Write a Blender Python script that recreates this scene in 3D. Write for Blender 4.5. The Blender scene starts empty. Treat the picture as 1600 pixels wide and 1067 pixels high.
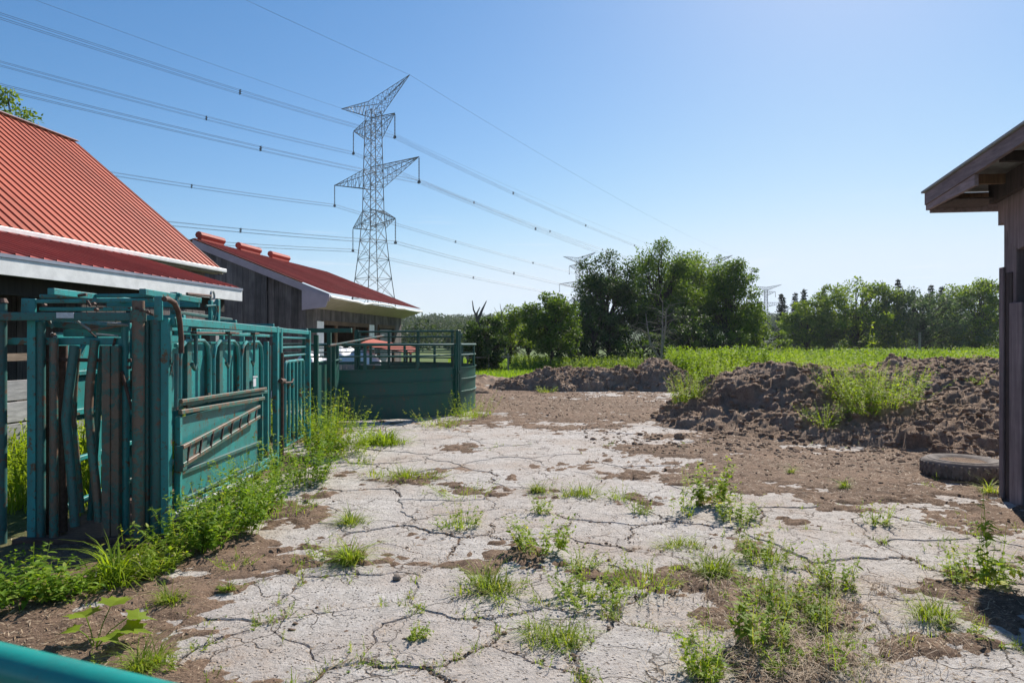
import bpy, math, random
import numpy as np
from mathutils import Vector
R_ = random.Random(7)
rng = np.random.default_rng(7)
PI = math.pi
scene = bpy.context.scene
COL = scene.collection

# ------------------------------------------------------------ camera, sky, sun, exposure
CZ = 1.55
F = 1067.0
HY = 533.5
cam_d = bpy.data.cameras.new('camera')
cam = bpy.data.objects.new('camera', cam_d)
COL.objects.link(cam)
cam.location = (0, 0, CZ)
cam.rotation_euler = (PI / 2, 0, 0)
cam_d.sensor_width = 36
cam_d.lens = 24.0
cam_d.clip_start = 0.05
cam_d.clip_end = 6000
cam_d.dof.use_dof = True
cam_d.dof.focus_distance = 9.0
cam_d.dof.aperture_fstop = 7.0
scene.camera = cam

SUN_AZ = math.radians(27)      # to the right of straight ahead
SUN_EL = math.radians(40)
world = bpy.data.worlds.new('World')
scene.world = world
world.use_nodes = True
wn, wl = world.node_tree.nodes, world.node_tree.links
wn.clear()
sky = wn.new('ShaderNodeTexSky')
sky.sky_type = 'NISHITA'
sky.sun_disc = False
sky.sun_elevation = SUN_EL
sky.sun_rotation = SUN_AZ
sky.air_density = 1.0
sky.dust_density = 0.35
sky.ozone_density = 2.0
sky.altitude = 300
bg = wn.new('ShaderNodeBackground')
bg.inputs['Strength'].default_value = 0.098
out = wn.new('ShaderNodeOutputWorld')
# thin high cloud wisps low over the far hills
tc = wn.new('ShaderNodeTexCoord')
mp = wn.new('ShaderNodeMapping')
mp.inputs['Scale'].default_value = (5.0, 5.0, 95.0)
nz = wn.new('ShaderNodeTexNoise')
nz.inputs['Scale'].default_value = 1.0
nz.inputs['Detail'].default_value = 6
nz.inputs['Roughness'].default_value = 0.6
rp = wn.new('ShaderNodeValToRGB')
rp.color_ramp.elements[0].position = 0.60
rp.color_ramp.elements[0].color = (0, 0, 0, 1)
rp.color_ramp.elements[1].position = 0.78
rp.color_ramp.elements[1].color = (0.6, 0.6, 0.6, 1)
sp = wn.new('ShaderNodeSeparateXYZ')
el = wn.new('ShaderNodeValToRGB')
for i, (p_, c_) in enumerate(((0.0, 0.0), (0.02, 0.8), (0.1, 0.9), (0.2, 0.0))):
    e = el.color_ramp.elements[i] if i < 2 else el.color_ramp.elements.new(p_)
    e.position = p_
    e.color = (c_, c_, c_, 1)
mu = wn.new('ShaderNodeMath'); mu.operation = 'MULTIPLY'
mxw = wn.new('ShaderNodeMixRGB')
mxw.inputs['Color2'].default_value = (5.8, 6.1, 6.6, 1)
wl.new(tc.outputs['Generated'], mp.inputs['Vector'])
wl.new(mp.outputs[0], nz.inputs['Vector'])
wl.new(nz.outputs['Fac'], rp.inputs[0])
wl.new(tc.outputs['Generated'], sp.inputs[0])
wl.new(sp.outputs['Z'], el.inputs[0])
wl.new(rp.outputs[0], mu.inputs[0])
wl.new(el.outputs[0], mu.inputs[1])
wl.new(mu.outputs[0], mxw.inputs['Fac'])
# camera-like colour response of the clear sky: deeper blue away from the sun
spc = wn.new('ShaderNodeSeparateColor')
cmb = wn.new('ShaderNodeCombineColor')
wl.new(sky.outputs[0], spc.inputs[0])
for ch_, ref_, gain_, pw_ in ((0, 4.78, 3.35, 1.45), (1, 6.73, 5.05, 1.08), (2, 6.5, 5.4, .9)):
    dv = wn.new('ShaderNodeMath'); dv.operation = 'DIVIDE'; dv.inputs[1].default_value = ref_
    pw = wn.new('ShaderNodeMath'); pw.operation = 'POWER'; pw.inputs[1].default_value = pw_
    ml = wn.new('ShaderNodeMath'); ml.operation = 'MULTIPLY'; ml.inputs[1].default_value = gain_
    wl.new(spc.outputs[ch_], dv.inputs[0]); wl.new(dv.outputs[0], pw.inputs[0]); wl.new(pw.outputs[0], ml.inputs[0])
    sm = wn.new('ShaderNodeMath'); sm.operation = 'SMOOTH_MIN'; sm.inputs[1].default_value = (4.95, 5.75, 6.6)[ch_]; sm.inputs[2].default_value = 2.2
    wl.new(ml.outputs[0], sm.inputs[0])
    wl.new(sm.outputs[0], cmb.inputs[ch_])
wl.new(cmb.outputs[0], mxw.inputs['Color1'])
wl.new(mxw.outputs[0], bg.inputs['Color'])
wl.new(bg.outputs[0], out.inputs['Surface'])

sun_d = bpy.data.lights.new('sun', 'SUN')
sun_d.energy = 5.0
sun_d.angle = math.radians(0.53)
sun_d.color = (1.0, 0.935, 0.84)
sun = bpy.data.objects.new('sun', sun_d)
COL.objects.link(sun)
sv = Vector((math.sin(SUN_AZ) * math.cos(SUN_EL), math.cos(SUN_AZ) * math.cos(SUN_EL), math.sin(SUN_EL)))
sun.rotation_euler = sv.to_track_quat('Z', 'Y').to_euler()
sun.location = (10, 30, 30)

vs = scene.view_settings
vs.view_transform = 'Standard'
vs.look = 'None'
vs.exposure = 0.62
vs.gamma = 1.0
vs.use_curve_mapping = False
scene.cycles.max_bounces = 6
scene.cycles.transparent_max_bounces = 6


# ------------------------------------------------------------ helpers
def at(px, py, Y):
    return Vector(((px - 800) / F * Y, Y, CZ - (py - HY) / F * Y))


def gnd(px, py):
    Y = CZ * F / (py - HY)
    return Vector(((px - 800) / F * Y, Y, 0.0))


def tag(o, label=None, cat=None, group=None, kind=None):
    if label: o['label'] = label
    if cat: o['category'] = cat
    if group: o['group'] = group
    if kind: o['kind'] = kind
    return o


def empty(name, loc=(0, 0, 0), rz=0.0):
    o = bpy.data.objects.new(name, None)
    o.empty_display_size = 0.2
    COL.objects.link(o)
    o.location = loc
    o.rotation_euler = (0, 0, rz)
    return o


def link(name, mesh, parent=None, loc=None, rot=None):
    o = bpy.data.objects.new(name, mesh)
    COL.objects.link(o)
    if parent is not None: o.parent = parent
    if loc is not None: o.location = loc
    if rot is not None: o.rotation_euler = rot
    return o


def np_mesh(name, V, Fc, mat, smooth=False, attrs=None):
    """V (n,3), Fc (m,k) of equal-size faces or list of arrays"""
    V = np.asarray(V, dtype=np.float32)
    if isinstance(Fc, np.ndarray): Fc = [Fc]
    me = bpy.data.meshes.new(name)
    me.vertices.add(len(V))
    me.vertices.foreach_set('co', V.ravel())
    nl = sum(f.size for f in Fc)
    npoly = sum(len(f) for f in Fc)
    me.loops.add(nl)
    me.polygons.add(npoly)
    me.loops.foreach_set('vertex_index', np.concatenate([f.ravel() for f in Fc]).astype(np.int32))
    sizes = np.concatenate([np.full(len(f), f.shape[1], dtype=np.int32) for f in Fc])
    starts = np.concatenate([[0], np.cumsum(sizes)[:-1]]).astype(np.int32)
    me.polygons.foreach_set('loop_start', starts)
    if smooth:
        me.polygons.foreach_set('use_smooth', np.ones(npoly, dtype=bool))
    if attrs:
        for k, a in attrs.items():
            at_ = me.attributes.new(k, 'FLOAT', 'POINT')
            at_.data.foreach_set('value', np.asarray(a, dtype=np.float32))
    me.update(calc_edges=True)
    me.validate()
    me.materials.append(mat)
    return me


class MB:
    def __init__(s):
        s.v, s.f = [], []

    def box(s, c, size, rz=0.0, ax=None):
        """ax: optional (ux,uy,uz) unit vectors"""
        if ax is None:
            ux, uy, uz = Vector((math.cos(rz), math.sin(rz), 0)), Vector((-math.sin(rz), math.cos(rz), 0)), Vector((0, 0, 1))
        else:
            ux, uy, uz = ax
        c = Vector(c)
        b = len(s.v)
        for i in (-.5, .5):
            for j in (-.5, .5):
                for k in (-.5, .5):
                    s.v.append(tuple(c + ux * (i * size[0]) + uy * (j * size[1]) + uz * (k * size[2])))
        for q in ((0, 1, 3, 2), (4, 6, 7, 5), (0, 4, 5, 1), (2, 3, 7, 6), (0, 2, 6, 4), (1, 5, 7, 3)):
            s.f.append(tuple(b + i for i in q))
        return s

    def beam(s, p, q, w, h, up=(0, 0, 1)):
        p, q = Vector(p), Vector(q)
        d = q - p
        L = d.length
        uy = d / L
        up = Vector(up)
        if abs(uy.dot(up)) > .98: up = Vector((1, 0, 0))
        ux = uy.cross(up).normalized()
        uz = ux.cross(uy).normalized()
        return s.box((p + q) / 2, (w, L, h), ax=(ux, uy, uz))

    def tube(s, pts, r, n=8, caps=True):
        pts = [Vector(p) for p in pts]
        rs = r if isinstance(r, (list, tuple)) else [r] * len(pts)
        m = len(pts)
        b = len(s.v)
        prev = None
        for i, p in enumerate(pts):
            if i == 0: d = pts[1] - p
            elif i == m - 1: d = p - pts[-2]
            else: d = (pts[i + 1] - p).normalized() + (p - pts[i - 1]).normalized()
            d.normalize()
            if prev is None:
                a = Vector((0, 0, 1)) if abs(d.z) < .9 else Vector((1, 0, 0))
                u = d.cross(a).normalized()
            else:
                u = (prev - d * prev.dot(d)).normalized()
            prev = u
            w = d.cross(u)
            for k in range(n):
                t = 2 * PI * k / n
                s.v.append(tuple(p + (u * math.cos(t) + w * math.sin(t)) * rs[i]))
        for i in range(m - 1):
            for k in range(n):
                a0 = b + i * n + k
                a1 = b + i * n + (k + 1) % n
                s.f.append((a0, a1, a1 + n, a0 + n))
        if caps:
            s.f.append(tuple(b + k for k in range(n))[::-1])
            s.f.append(tuple(b + (m - 1) * n + k for k in range(n)))
        return s

    def poly(s, pts, th, nrm):
        """extruded polygon, thickness th along nrm (centred)"""
        nrm = Vector(nrm).normalized()
        b = len(s.v)
        n = len(pts)
        for p in pts: s.v.append(tuple(Vector(p) + nrm * th / 2))
        for p in pts: s.v.append(tuple(Vector(p) - nrm * th / 2))
        s.f.append(tuple(b + i for i in range(n)))
        s.f.append(tuple(b + n + i for i in range(n))[::-1])
        for i in range(n):
            j = (i + 1) % n
            s.f.append((b + i, b + n + i, b + n + j, b + j))
        return s

    def mesh(s, name, mat, bevel=0.0, smooth=False):
        me = bpy.data.meshes.new(name)
        me.from_pydata(s.v, [], s.f)
        me.materials.append(mat)
        if bevel > 0:
            import bmesh
            bm = bmesh.new()
            bm.from_mesh(me)
            try:
                bmesh.ops.bevel(bm, geom=bm.edges[:], offset=bevel, segments=1, affect='EDGES', clamp_overlap=True)
            except Exception:
                pass
            bm.normal_update()
            bm.to_mesh(me)
            bm.free()
        if smooth:
            me.polygons.foreach_set('use_smooth', [True] * len(me.polygons))
            try:
                me.set_sharp_from_angle(angle=math.radians(40))
            except Exception:
                pass
        me.update()
        return me

    def obj(s, name, mat, parent=None, bevel=0.0, smooth=False):
        return link(name, s.mesh(name, mat, bevel, smooth), parent)


# numpy lattice noise
def _h(ix, iy, seed):
    h = (ix.astype(np.int64) * 374761393 + iy.astype(np.int64) * 668265263 + seed * 1442695041) & 0x7fffffff
    h = ((h ^ (h >> 13)) * 1274126177) & 0x7fffffff
    h = (h ^ (h >> 16)) & 0xffff
    return h / 65535.0


def vn(x, y, seed=0):
    ix, iy = np.floor(x), np.floor(y)
    fx, fy = x - ix, y - iy
    fx = fx * fx * (3 - 2 * fx); fy = fy * fy * (3 - 2 * fy)
    a = _h(ix, iy, seed); b = _h(ix + 1, iy, seed); c = _h(ix, iy + 1, seed); d = _h(ix + 1, iy + 1, seed)
    return (a * (1 - fx) + b * fx) * (1 - fy) + (c * (1 - fx) + d * fx) * fy


def fbm(x, y, oct=5, seed=0, gain=.5):
    t, a, s = 0, 1, 0
    for o in range(oct):
        t = t + a * vn(x * 2 ** o, y * 2 ** o, seed + o * 17)
        s += a
        a *= gain
    return t / s


def sstep(a, b, x):
    t = np.clip((x - a) / (b - a), 0, 1)
    return t * t * (3 - 2 * t)


# ------------------------------------------------------------ materials
def newmat(name):
    m = bpy.data.materials.new(name)
    m.use_nodes = True
    nt = m.node_tree
    return m, nt.nodes, nt.links, nt.nodes['Principled BSDF']


def tex_noise(N, L, vec, scale, detail=5, rough=.6, dist=0.0):
    n = N.new('ShaderNodeTexNoise')
    n.inputs['Scale'].default_value = scale
    n.inputs['Detail'].default_value = detail
    n.inputs['Roughness'].default_value = rough
    n.inputs['Distortion'].default_value = dist
    L.new(vec, n.inputs['Vector'])
    return n.outputs['Fac']


def ramp(N, L, fac, stops):
    r = N.new('ShaderNodeValToRGB')
    for i, (p, c) in enumerate(stops):
        e = r.color_ramp.elements[i] if i < 2 else r.color_ramp.elements.new(p)
        e.position = p
        e.color = (*c, 1) if isinstance(c, tuple) else (c, c, c, 1)
    L.new(fac, r.inputs[0])
    return r.outputs[0]


def mix(N, L, fac, a, b, mode='MIX'):
    m = N.new('ShaderNodeMixRGB')
    m.blend_type = mode
    for i, v in ((0, fac), (1, a), (2, b)):
        if isinstance(v, (int, float)): m.inputs[i].default_value = v
        elif isinstance(v, tuple): m.inputs[i].default_value = (*v, 1)
        else: L.new(v, m.inputs[i])
    return m.outputs[0]


def bump(N, L, h, strength, dist, bsdf, prev=None):
    b = N.new('ShaderNodeBump')
    b.inputs['Strength'].default_value = strength
    b.inputs['Distance'].default_value = dist
    L.new(h, b.inputs['Height'])
    if prev is not None: L.new(prev, b.inputs['Normal'])
    if bsdf is not None: L.new(b.outputs[0], bsdf.inputs['Normal'])
    return b.outputs[0]


def coords(N, kind='Object'):
    if kind == 'World':
        return N.new('ShaderNodeNewGeometry').outputs['Position']
    return N.new('ShaderNodeTexCoord').outputs[kind]


def scaled(N, L, vec, sc):
    m = N.new('ShaderNodeMapping')
    m.inputs['Scale'].default_value = sc
    L.new(vec, m.inputs['Vector'])
    return m.outputs[0]


def paint_mat(name, col, rust=(.09, .045, .022), amount=.5, rough=.45, scale=6.0, fade=(1.25, 1.2, 1.2), spec=.4):
    m, N, L, B = newmat(name)
    c = coords(N, 'World')
    n1 = tex_noise(N, L, c, scale, 8, .7)
    n2 = tex_noise(N, L, c, scale * 5, 6, .7)
    n3 = tex_noise(N, L, c, 1.3, 4, .6)
    drip = tex_noise(N, L, scaled(N, L, c, (14, 14, 1.2)), 1.6, 6, .65)
    base = mix(N, L, ramp(N, L, n3, [(.35, 0.0), (.7, 1.0)]), col, tuple(x * y for x, y in zip(col, fade)))
    base = mix(N, L, ramp(N, L, drip, [(.48, 0.0), (.75, .45)]), base, tuple(x * .55 + .03 for x in col))
    grime = tex_noise(N, L, scaled(N, L, c, (3, 3, 1.4)), 1.7, 8, .7, .6)
    base = mix(N, L, ramp(N, L, grime, [(.42, 0.0), (.64, .62 if amount > 0 else .2)]), base, tuple(x * .35 + .045 for x in col))
    oi = N.new('ShaderNodeObjectInfo')
    base = mix(N, L, 1.0, base, ramp(N, L, oi.outputs['Random'], [(0.0, .86), (1.0, 1.12)]), 'MULTIPLY')
    t = amount * .18
    r1 = ramp(N, L, n1, [(.66 - t, 0.0), (.70 - t, 1.0)])
    r2 = ramp(N, L, n2, [(.66 - t, 0.0), (.72 - t, .8)])
    base = mix(N, L, r2, base, rust)
    base = mix(N, L, r1, base, mix(N, L, n2, rust, tuple(x * 1.9 for x in rust)))
    L.new(base, B.inputs['Base Color'])
    B.inputs['Roughness'].default_value = rough
    B.inputs['Specular IOR Level'].default_value = spec
    bump(N, L, n2, .25, .004, B)
    return m


def wood_mat(name, c1, c2, axis='Z', rough=.85, stain=None, scale=1.0):
    m, N, L, B = newmat(name)
    c = coords(N, 'World')
    sc = {'Z': (16, 16, .8), 'Y': (16, .8, 16), 'X': (.8, 16, 16)}[axis]
    g = tex_noise(N, L, scaled(N, L, c, tuple(x * scale for x in sc)), 2.0, 8, .65, .4)
    oi = N.new('ShaderNodeObjectInfo')
    n2 = tex_noise(N, L, c, 2.2, 5, .6)
    base = ramp(N, L, g, [(.28, c1), (.72, c2)])
    base = mix(N, L, ramp(N, L, n2, [(.4, 0.0), (.75, .6)]), base, stain or tuple(x * .45 for x in c1))
    rr = ramp(N, L, oi.outputs['Random'], [(0.0, .62), (1.0, 1.25)])
    base = mix(N, L, 1.0, base, rr, 'MULTIPLY')
    L.new(base, B.inputs['Base Color'])
    B.inputs['Roughness'].default_value = rough
    bump(N, L, g, .5, .006, B)
    return m


def leaf_mat(name, c1, c2, trans=.45, c3=None, tint=(1.35, 1.25, .45)):
    m, N, L, B = newmat(name)
    N.remove(B)
    g = N.new('ShaderNodeNewGeometry')
    stops = [(0.0, c1), (1.0, c2)] if c3 is None else [(0.0, c1), (.8, c2), (.97, c3)]
    base = ramp(N, L, g.outputs['Random Per Island'], stops)
    n = tex_noise(N, L, g.outputs['Position'], .9, 3, .6)
    base = mix(N, L, ramp(N, L, n, [(.35, .0), (.7, .5)]), base, tuple(x * .62 for x in c1))
    d = N.new('ShaderNodeBsdfPrincipled')
    d.inputs['Roughness'].default_value = .6
    d.inputs['Specular IOR Level'].default_value = .18
    L.new(base, d.inputs['Base Color'])
    t = N.new('ShaderNodeBsdfTranslucent')
    L.new(mix(N, L, 1.0, base, tint, 'MULTIPLY'), t.inputs['Color'])
    mx = N.new('ShaderNodeMixShader')
    mx.inputs[0].default_value = trans
    L.new(d.outputs[0], mx.inputs[1])
    L.new(t.outputs[0], mx.inputs[2])
    L.new(mx.outputs[0], N['Material Output'].inputs['Surface'])
    return m


def flat_mat(name, col, rough=.6, metal=0.0, noise=.25, scale=8.0, spec=.5):
    m, N, L, B = newmat(name)
    c = coords(N, 'World')
    n = tex_noise(N, L, c, scale, 6, .65)
    base = mix(N, L, ramp(N, L, n, [(.35, 0.0), (.7, 1.0)]), tuple(x * (1 - noise) for x in col), tuple(min(1, x * (1 + noise * .6)) for x in col))
    L.new(base, B.inputs['Base Color'])
    B.inputs['Roughness'].default_value = rough
    B.inputs['Metallic'].default_value = metal
    B.inputs['Specular IOR Level'].default_value = spec
    bump(N, L, n, .2, .004, B)
    return m


def concrete_mat():
    m, N, L, B = newmat('worn_concrete')
    c = coords(N, 'World')
    big = tex_noise(N, L, c, 1.1, 6, .65)
    mid = tex_noise(N, L, c, 9, 8, .7)
    fine = tex_noise(N, L, c, 48, 6, .78)
    v = N.new('ShaderNodeTexVoronoi')
    v.inputs['Scale'].default_value = 45
    v.inputs['Randomness'].default_value = 1
    L.new(c, v.inputs['Vector'])
    base = mix(N, L, ramp(N, L, mid, [(.3, 0.0), (.7, 1.0)]), (.33, .30, .275), (.62, .59, .56))
    # aggregate showing
    base = mix(N, L, ramp(N, L, fine, [(.36, .9), (.47, 0.0)]), base, (.17, .14, .115))
    base = mix(N, L, ramp(N, L, fine, [(.58, 0.0), (.72, .55)]), base, (.66, .63, .6))
    # small pits
    pm = tex_noise(N, L, c, 14, 3, .6)
    pitf = N.new('ShaderNodeMath'); pitf.operation = 'MULTIPLY'
    L.new(ramp(N, L, v.outputs['Distance'], [(.16, 1.0), (.34, 0.0)]), pitf.inputs[0])
    L.new(ramp(N, L, pm, [(.46, 0.0), (.60, 1.0)]), pitf.inputs[1])
    base = mix(N, L, pitf.outputs[0], base, (.07, .055, .045))
    # hairline cracks
    wv = N.new('ShaderNodeVectorMath'); wv.operation = 'ADD'
    nn = N.new('ShaderNodeTexNoise'); nn.inputs['Scale'].default_value = 3.5; nn.inputs['Detail'].default_value = 6
    L.new(c, nn.inputs['Vector'])
    sc = N.new('ShaderNodeVectorMath'); sc.operation = 'SCALE'; sc.inputs['Scale'].default_value = .45
    L.new(nn.outputs['Color'], sc.inputs[0])
    L.new(c, wv.inputs[0]); L.new(sc.outputs[0], wv.inputs[1])
    v2 = N.new('ShaderNodeTexVoronoi'); v2.feature = 'DISTANCE_TO_EDGE'; v2.inputs['Scale'].default_value = 2.6
    L.new(wv.outputs[0], v2.inputs['Vector'])
    cm = tex_noise(N, L, c, 1.7, 2, .5)
    ck = N.new('ShaderNodeMath'); ck.operation = 'MULTIPLY'
    L.new(ramp(N, L, v2.outputs['Distance'], [(.003, 1.0), (.02, 0.0)]), ck.inputs[0])
    L.new(ramp(N, L, cm, [(.45, 0.0), (.55, .9)]), ck.inputs[1])
    base = mix(N, L, ck.outputs[0], base, (.09, .07, .055))
    # soil film lying on it
    soil = mix(N, L, fine, (.2, .135, .09), (.42, .31, .23))
    s1 = ramp(N, L, big, [(.40, .08), (.53, .36), (.68, .88)])
    s2 = ramp(N, L, mid, [(.38, .25), (.6, 1.0)])
    sf = N.new('ShaderNodeMath'); sf.operation = 'MULTIPLY'
    L.new(s1, sf.inputs[0]); L.new(s2, sf.inputs[1])
    base = mix(N, L, sf.outputs[0], base, soil)
    L.new(base, B.inputs['Base Color'])
    B.inputs['Roughness'].default_value = .93
    B.inputs['Specular IOR Level'].default_value = .2
    h = mix(N, L, .35, mid, fine)
    h = mix(N, L, pitf.outputs[0], h, (0, 0, 0))
    h = mix(N, L, ck.outputs[0], h, (0, 0, 0))
    bump(N, L, h, 1.0, .035, B)
    return m


def ground_mat():
    m, N, L, B = newmat('yard_soil')
    c = coords(N, 'World')
    big = tex_noise(N, L, c, .8, 6, .65)
    mid = tex_noise(N, L, c, 7, 8, .72)
    fine = tex_noise(N, L, c, 55, 6, .75)
    st = tex_noise(N, L, scaled(N, L, c, (1, 2.6, 1)), 38, 4, .7, 1.5)
    soil = mix(N, L, ramp(N, L, mid, [(.3, 0.0), (.7, 1.0)]), (.055, .034, .023), (.235, .155, .105))
    soil = mix(N, L, ramp(N, L, big, [(.42, 0.0), (.66, .55)]), soil, (.27, .185, .13))
    soil = mix(N, L, ramp(N, L, st, [(.56, 0.0), (.66, .75)]), soil, (.48, .36, .26))
    soil = mix(N, L, ramp(N, L, fine, [(.34, .9), (.48, 0.0)]), soil, (.035, .022, .016))
    a = N.new('ShaderNodeAttribute'); a.attribute_name = 'grass'
    g = mix(N, L, mid, (.045, .085, .02), (.13, .17, .045))
    base = mix(N, L, a.outputs['Fac'], soil, g)
    L.new(base, B.inputs['Base Color'])
    B.inputs['Roughness'].default_value = .95
    B.inputs['Specular IOR Level'].default_value = .15
    bump(N, L, mix(N, L, .45, mid, fine), 1.0, .03, B)
    return m


def manure_mat():
    m, N, L, B = newmat('manure')
    c = coords(N, 'World')
    big = tex_noise(N, L, c, 1.5, 5, .6)
    mid = tex_noise(N, L, c, 11, 9, .75, .5)
    fine = tex_noise(N, L, scaled(N, L, c, (1, 1, 2.2)), 60, 6, .75, 1.0)
    base = mix(N, L, ramp(N, L, mid, [(.3, 0.0), (.68, 1.0)]), (.125, .077, .05), (.40, .28, .195))
    base = mix(N, L, ramp(N, L, big, [(.45, 0.0), (.65, .6)]), base, (.47, .35, .26))
    base = mix(N, L, ramp(N, L, fine, [(.56, 0.0), (.7, .65)]), base, (.70, .55, .42))
    base = mix(N, L, ramp(N, L, fine, [(.3, .85), (.45, 0.0)]), base, (.03, .02, .016))
    L.new(base, B.inputs['Base Color'])
    B.inputs['Roughness'].default_value = .96
    B.inputs['Specular IOR Level'].default_value = .15
    bump(N, L, mix(N, L, .5, mid, fine), 1.0, .05, B)
    return m


M_conc = concrete_mat()
M_soil = ground_mat()
M_man = manure_mat()
M_teal = paint_mat('teal_paint', (.024, .25, .245), amount=.45, rough=.4, spec=.45)
M_tealworn = paint_mat('worn_teal_paint', (.03, .135, .125), rust=(.085, .05, .035), amount=.55, rough=.42, scale=9)
M_tealrub = paint_mat('rubbed_teal_paint', (.04, .155, .13), rust=(.12, .078, .055), amount=.95, rough=.42, scale=7)
M_green = paint_mat('green_paint', (.005, .082, .058), amount=.2, rough=.42, scale=4, fade=(1.4, 1.15, 1.2))
M_gatepaint = paint_mat('gate_paint', (.012, .27, .225), amount=.0, rough=.3, scale=3)
M_rust = flat_mat('rusty_steel', (.11, .06, .045), .75, .2, .4, 30)
M_steel = flat_mat('galvanised_steel', (.30, .32, .32), .6, .0, .3, 20)
M_redorange = paint_mat('red_roof_metal', (.40, .075, .036), rust=(.3, .07, .05), amount=-.2, rough=.6, scale=3, fade=(1.1, 1.25, 1.25), spec=.2)  # orange red of the main barn and feeder roofs
M_red = paint_mat('dark_red_roof_metal', (.38, .072, .05), rust=(.2, .05, .05), amount=-.2, rough=.6, scale=3, fade=(1.15, 1.4, 1.4), spec=.2)
M_white = flat_mat('white_trim_paint', (.86, .86, .84), .5, 0, .14, 5)
M_greytrim = flat_mat('blue_grey_flashing', (.30, .33, .40), .5, .2, .15, 5)
M_mauve = flat_mat('faded_fascia_paint', (.46, .38, .42), .6, 0, .12, 4)
M_cream = flat_mat('cream_soffit', (.36, .32, .25), .6, 0, .2, 4)
M_barn = wood_mat('weathered_barn_wood', (.06, .049, .047), (.215, .185, .175))
M_barnl = wood_mat('grey_barn_wood', (.08, .072, .074), (.26, .235, .225))
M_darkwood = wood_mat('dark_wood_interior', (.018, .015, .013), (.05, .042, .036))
M_brown = wood_mat('brown_stud_wood', (.12, .07, .04), (.27, .17, .1))
M_plank = wood_mat('whitewashed_plank', (.27, .26, .26), (.52, .50, .49), 'Y')
M_tan = wood_mat('tan_rail_wood', (.30, .21, .14), (.5, .37, .27), 'Y')
M_shed = wood_mat('mauve_weathered_wood', (.12, .092, .1), (.32, .265, .275))
M_shedh = wood_mat('mauve_weathered_beam', (.15, .115, .12), (.34, .275, .28), 'Y')
M_shedd = wood_mat('rotten_dark_wood', (.03, .022, .022), (.12, .09, .085))
M_lattice = flat_mat('pylon_steel', (.10, .105, .11), .6, .3, .2, 1)
M_latfar = flat_mat('hazed_pylon_steel', (.16, .165, .17), .6, .3, .1, 1)  # same steel as the near pylon, haze paled into the colour
M_cable = flat_mat('cable_aluminium', (.10, .10, .11), .5, .5, .1, 1)
M_ins = flat_mat('insulator_glass', (.05, .05, .055), .3, 0, .1, 1)
M_rubber = flat_mat('dusty_tyre_rubber', (.17, .145, .13), .9, 0, .45, 12, .2)
M_stone = flat_mat('field_stone', (.22, .18, .15), .9, 0, .4, 18, .2)
M_tarp = flat_mat('white_tarp', (.72, .72, .74), .5, 0, .12, 3)
M_bark = flat_mat('bark', (.07, .055, .045), .9, 0, .4, 9, .2)
M_barkpale = flat_mat('pale_dead_bark', (.30, .26, .22), .9, 0, .35, 9, .2)
M_straw = leaf_mat('straw', (.30, .21, .13), (.58, .46, .33), .15, tint=(1, 1, 1))
M_hill = flat_mat('hill_ground', (.05, .08, .03), .95, 0, .3, .05, .1)
M_black = flat_mat('black_marker', (.015, .015, .015), .8, 0, .1, 9)
M_label = flat_mat('white_label', (.62, .62, .66), .5, 0, .15, 40)
G_weed = leaf_mat('weed_leaf', (.16, .27, .022), (.31, .42, .045), .5, (.48, .46, .09))
G_nettle = leaf_mat('nettle_leaf', (.12, .24, .02), (.25, .39, .04), .5, (.42, .46, .09))
G_bright = leaf_mat('bright_weed_leaf', (.19, .31, .02), (.34, .44, .045), .55)
G_grass = leaf_mat('grass_blade', (.16, .26, .022), (.33, .42, .06), .48, (.52, .46, .18))
G_field = leaf_mat('field_weed_leaf', (.14, .25, .02), (.28, .40, .04), .5)
G_lawn = leaf_mat('meadow_blade', (.17, .32, .015), (.32, .46, .03), .5)
G_t1 = leaf_mat('tree_leaf', (.055, .12, .02), (.18, .28, .04), .45)
G_t2 = leaf_mat('light_tree_leaf', (.09, .17, .022), (.27, .37, .05), .47)
G_t3 = leaf_mat('dark_tree_leaf', (.026, .06, .022), (.095, .165, .04), .40)
G_t4 = leaf_mat('grey_green_leaf', (.07, .115, .05), (.16, .22, .10), .38, tint=(1.1, 1.15, .7))
G_spruce = leaf_mat('spruce_needle', (.014, .032, .014), (.035, .06, .022), .15)
G_far = leaf_mat('far_forest_leaf', (.035, .065, .028), (.085, .125, .045), .3)

# ------------------------------------------------------------ ground height and dirt
PATCH = [  # (px, py, rx_px, ry_px, weight) dirt lying over the concrete, read off the ground
    (900, 640, 250, 34, 1.0), (800, 618, 90, 22, .9), (1000, 615, 160, 20, .55), (1010, 655, 170, 26, .8),
    (1300, 735, 300, 42, 1.15), (1120, 700, 150, 34, .9), (1420, 770, 220, 34, .8), (1540, 810, 130, 40, .75),
    (60, 990, 260, 70, 1.2), (250, 920, 150, 50, 1.1), (360, 860, 130, 38, 1.0), (450, 800, 70, 20, .75),
    (230, 1060, 140, 40, .9), (500, 770, 60, 10, .5), (960, 900, 95, 20, .85), (1080, 905, 100, 24, .9),
    (1180, 860, 80, 26, .5), (1240, 1000, 140, 80, .95), (1420, 1020, 110, 60, .8), (1500, 900, 110, 40, .7),
    (1560, 960, 70, 60, .6), (640, 752, 80, 13, .75), (740, 770, 60, 10, .6), (830, 870, 60, 20, .6),
    (760, 910, 45, 30, .7), (700, 700, 60, 10, .4), (870, 730, 80, 12, .5), (960, 745, 110, 14, .6),
    (520, 870, 70, 14, .55), (390, 885, 50, 18, .6), (735, 960, 30, 24, .6), (1020, 780, 60, 12, .5),
    (1300, 960, 60, 30, .55), (1350, 860, 60, 12, .4), (1150, 930, 60, 20, .6), (770, 660, 80, 14, .6),
    (860, 770, 60, 10, .45), (550, 740, 60, 12, .35),
]


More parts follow.
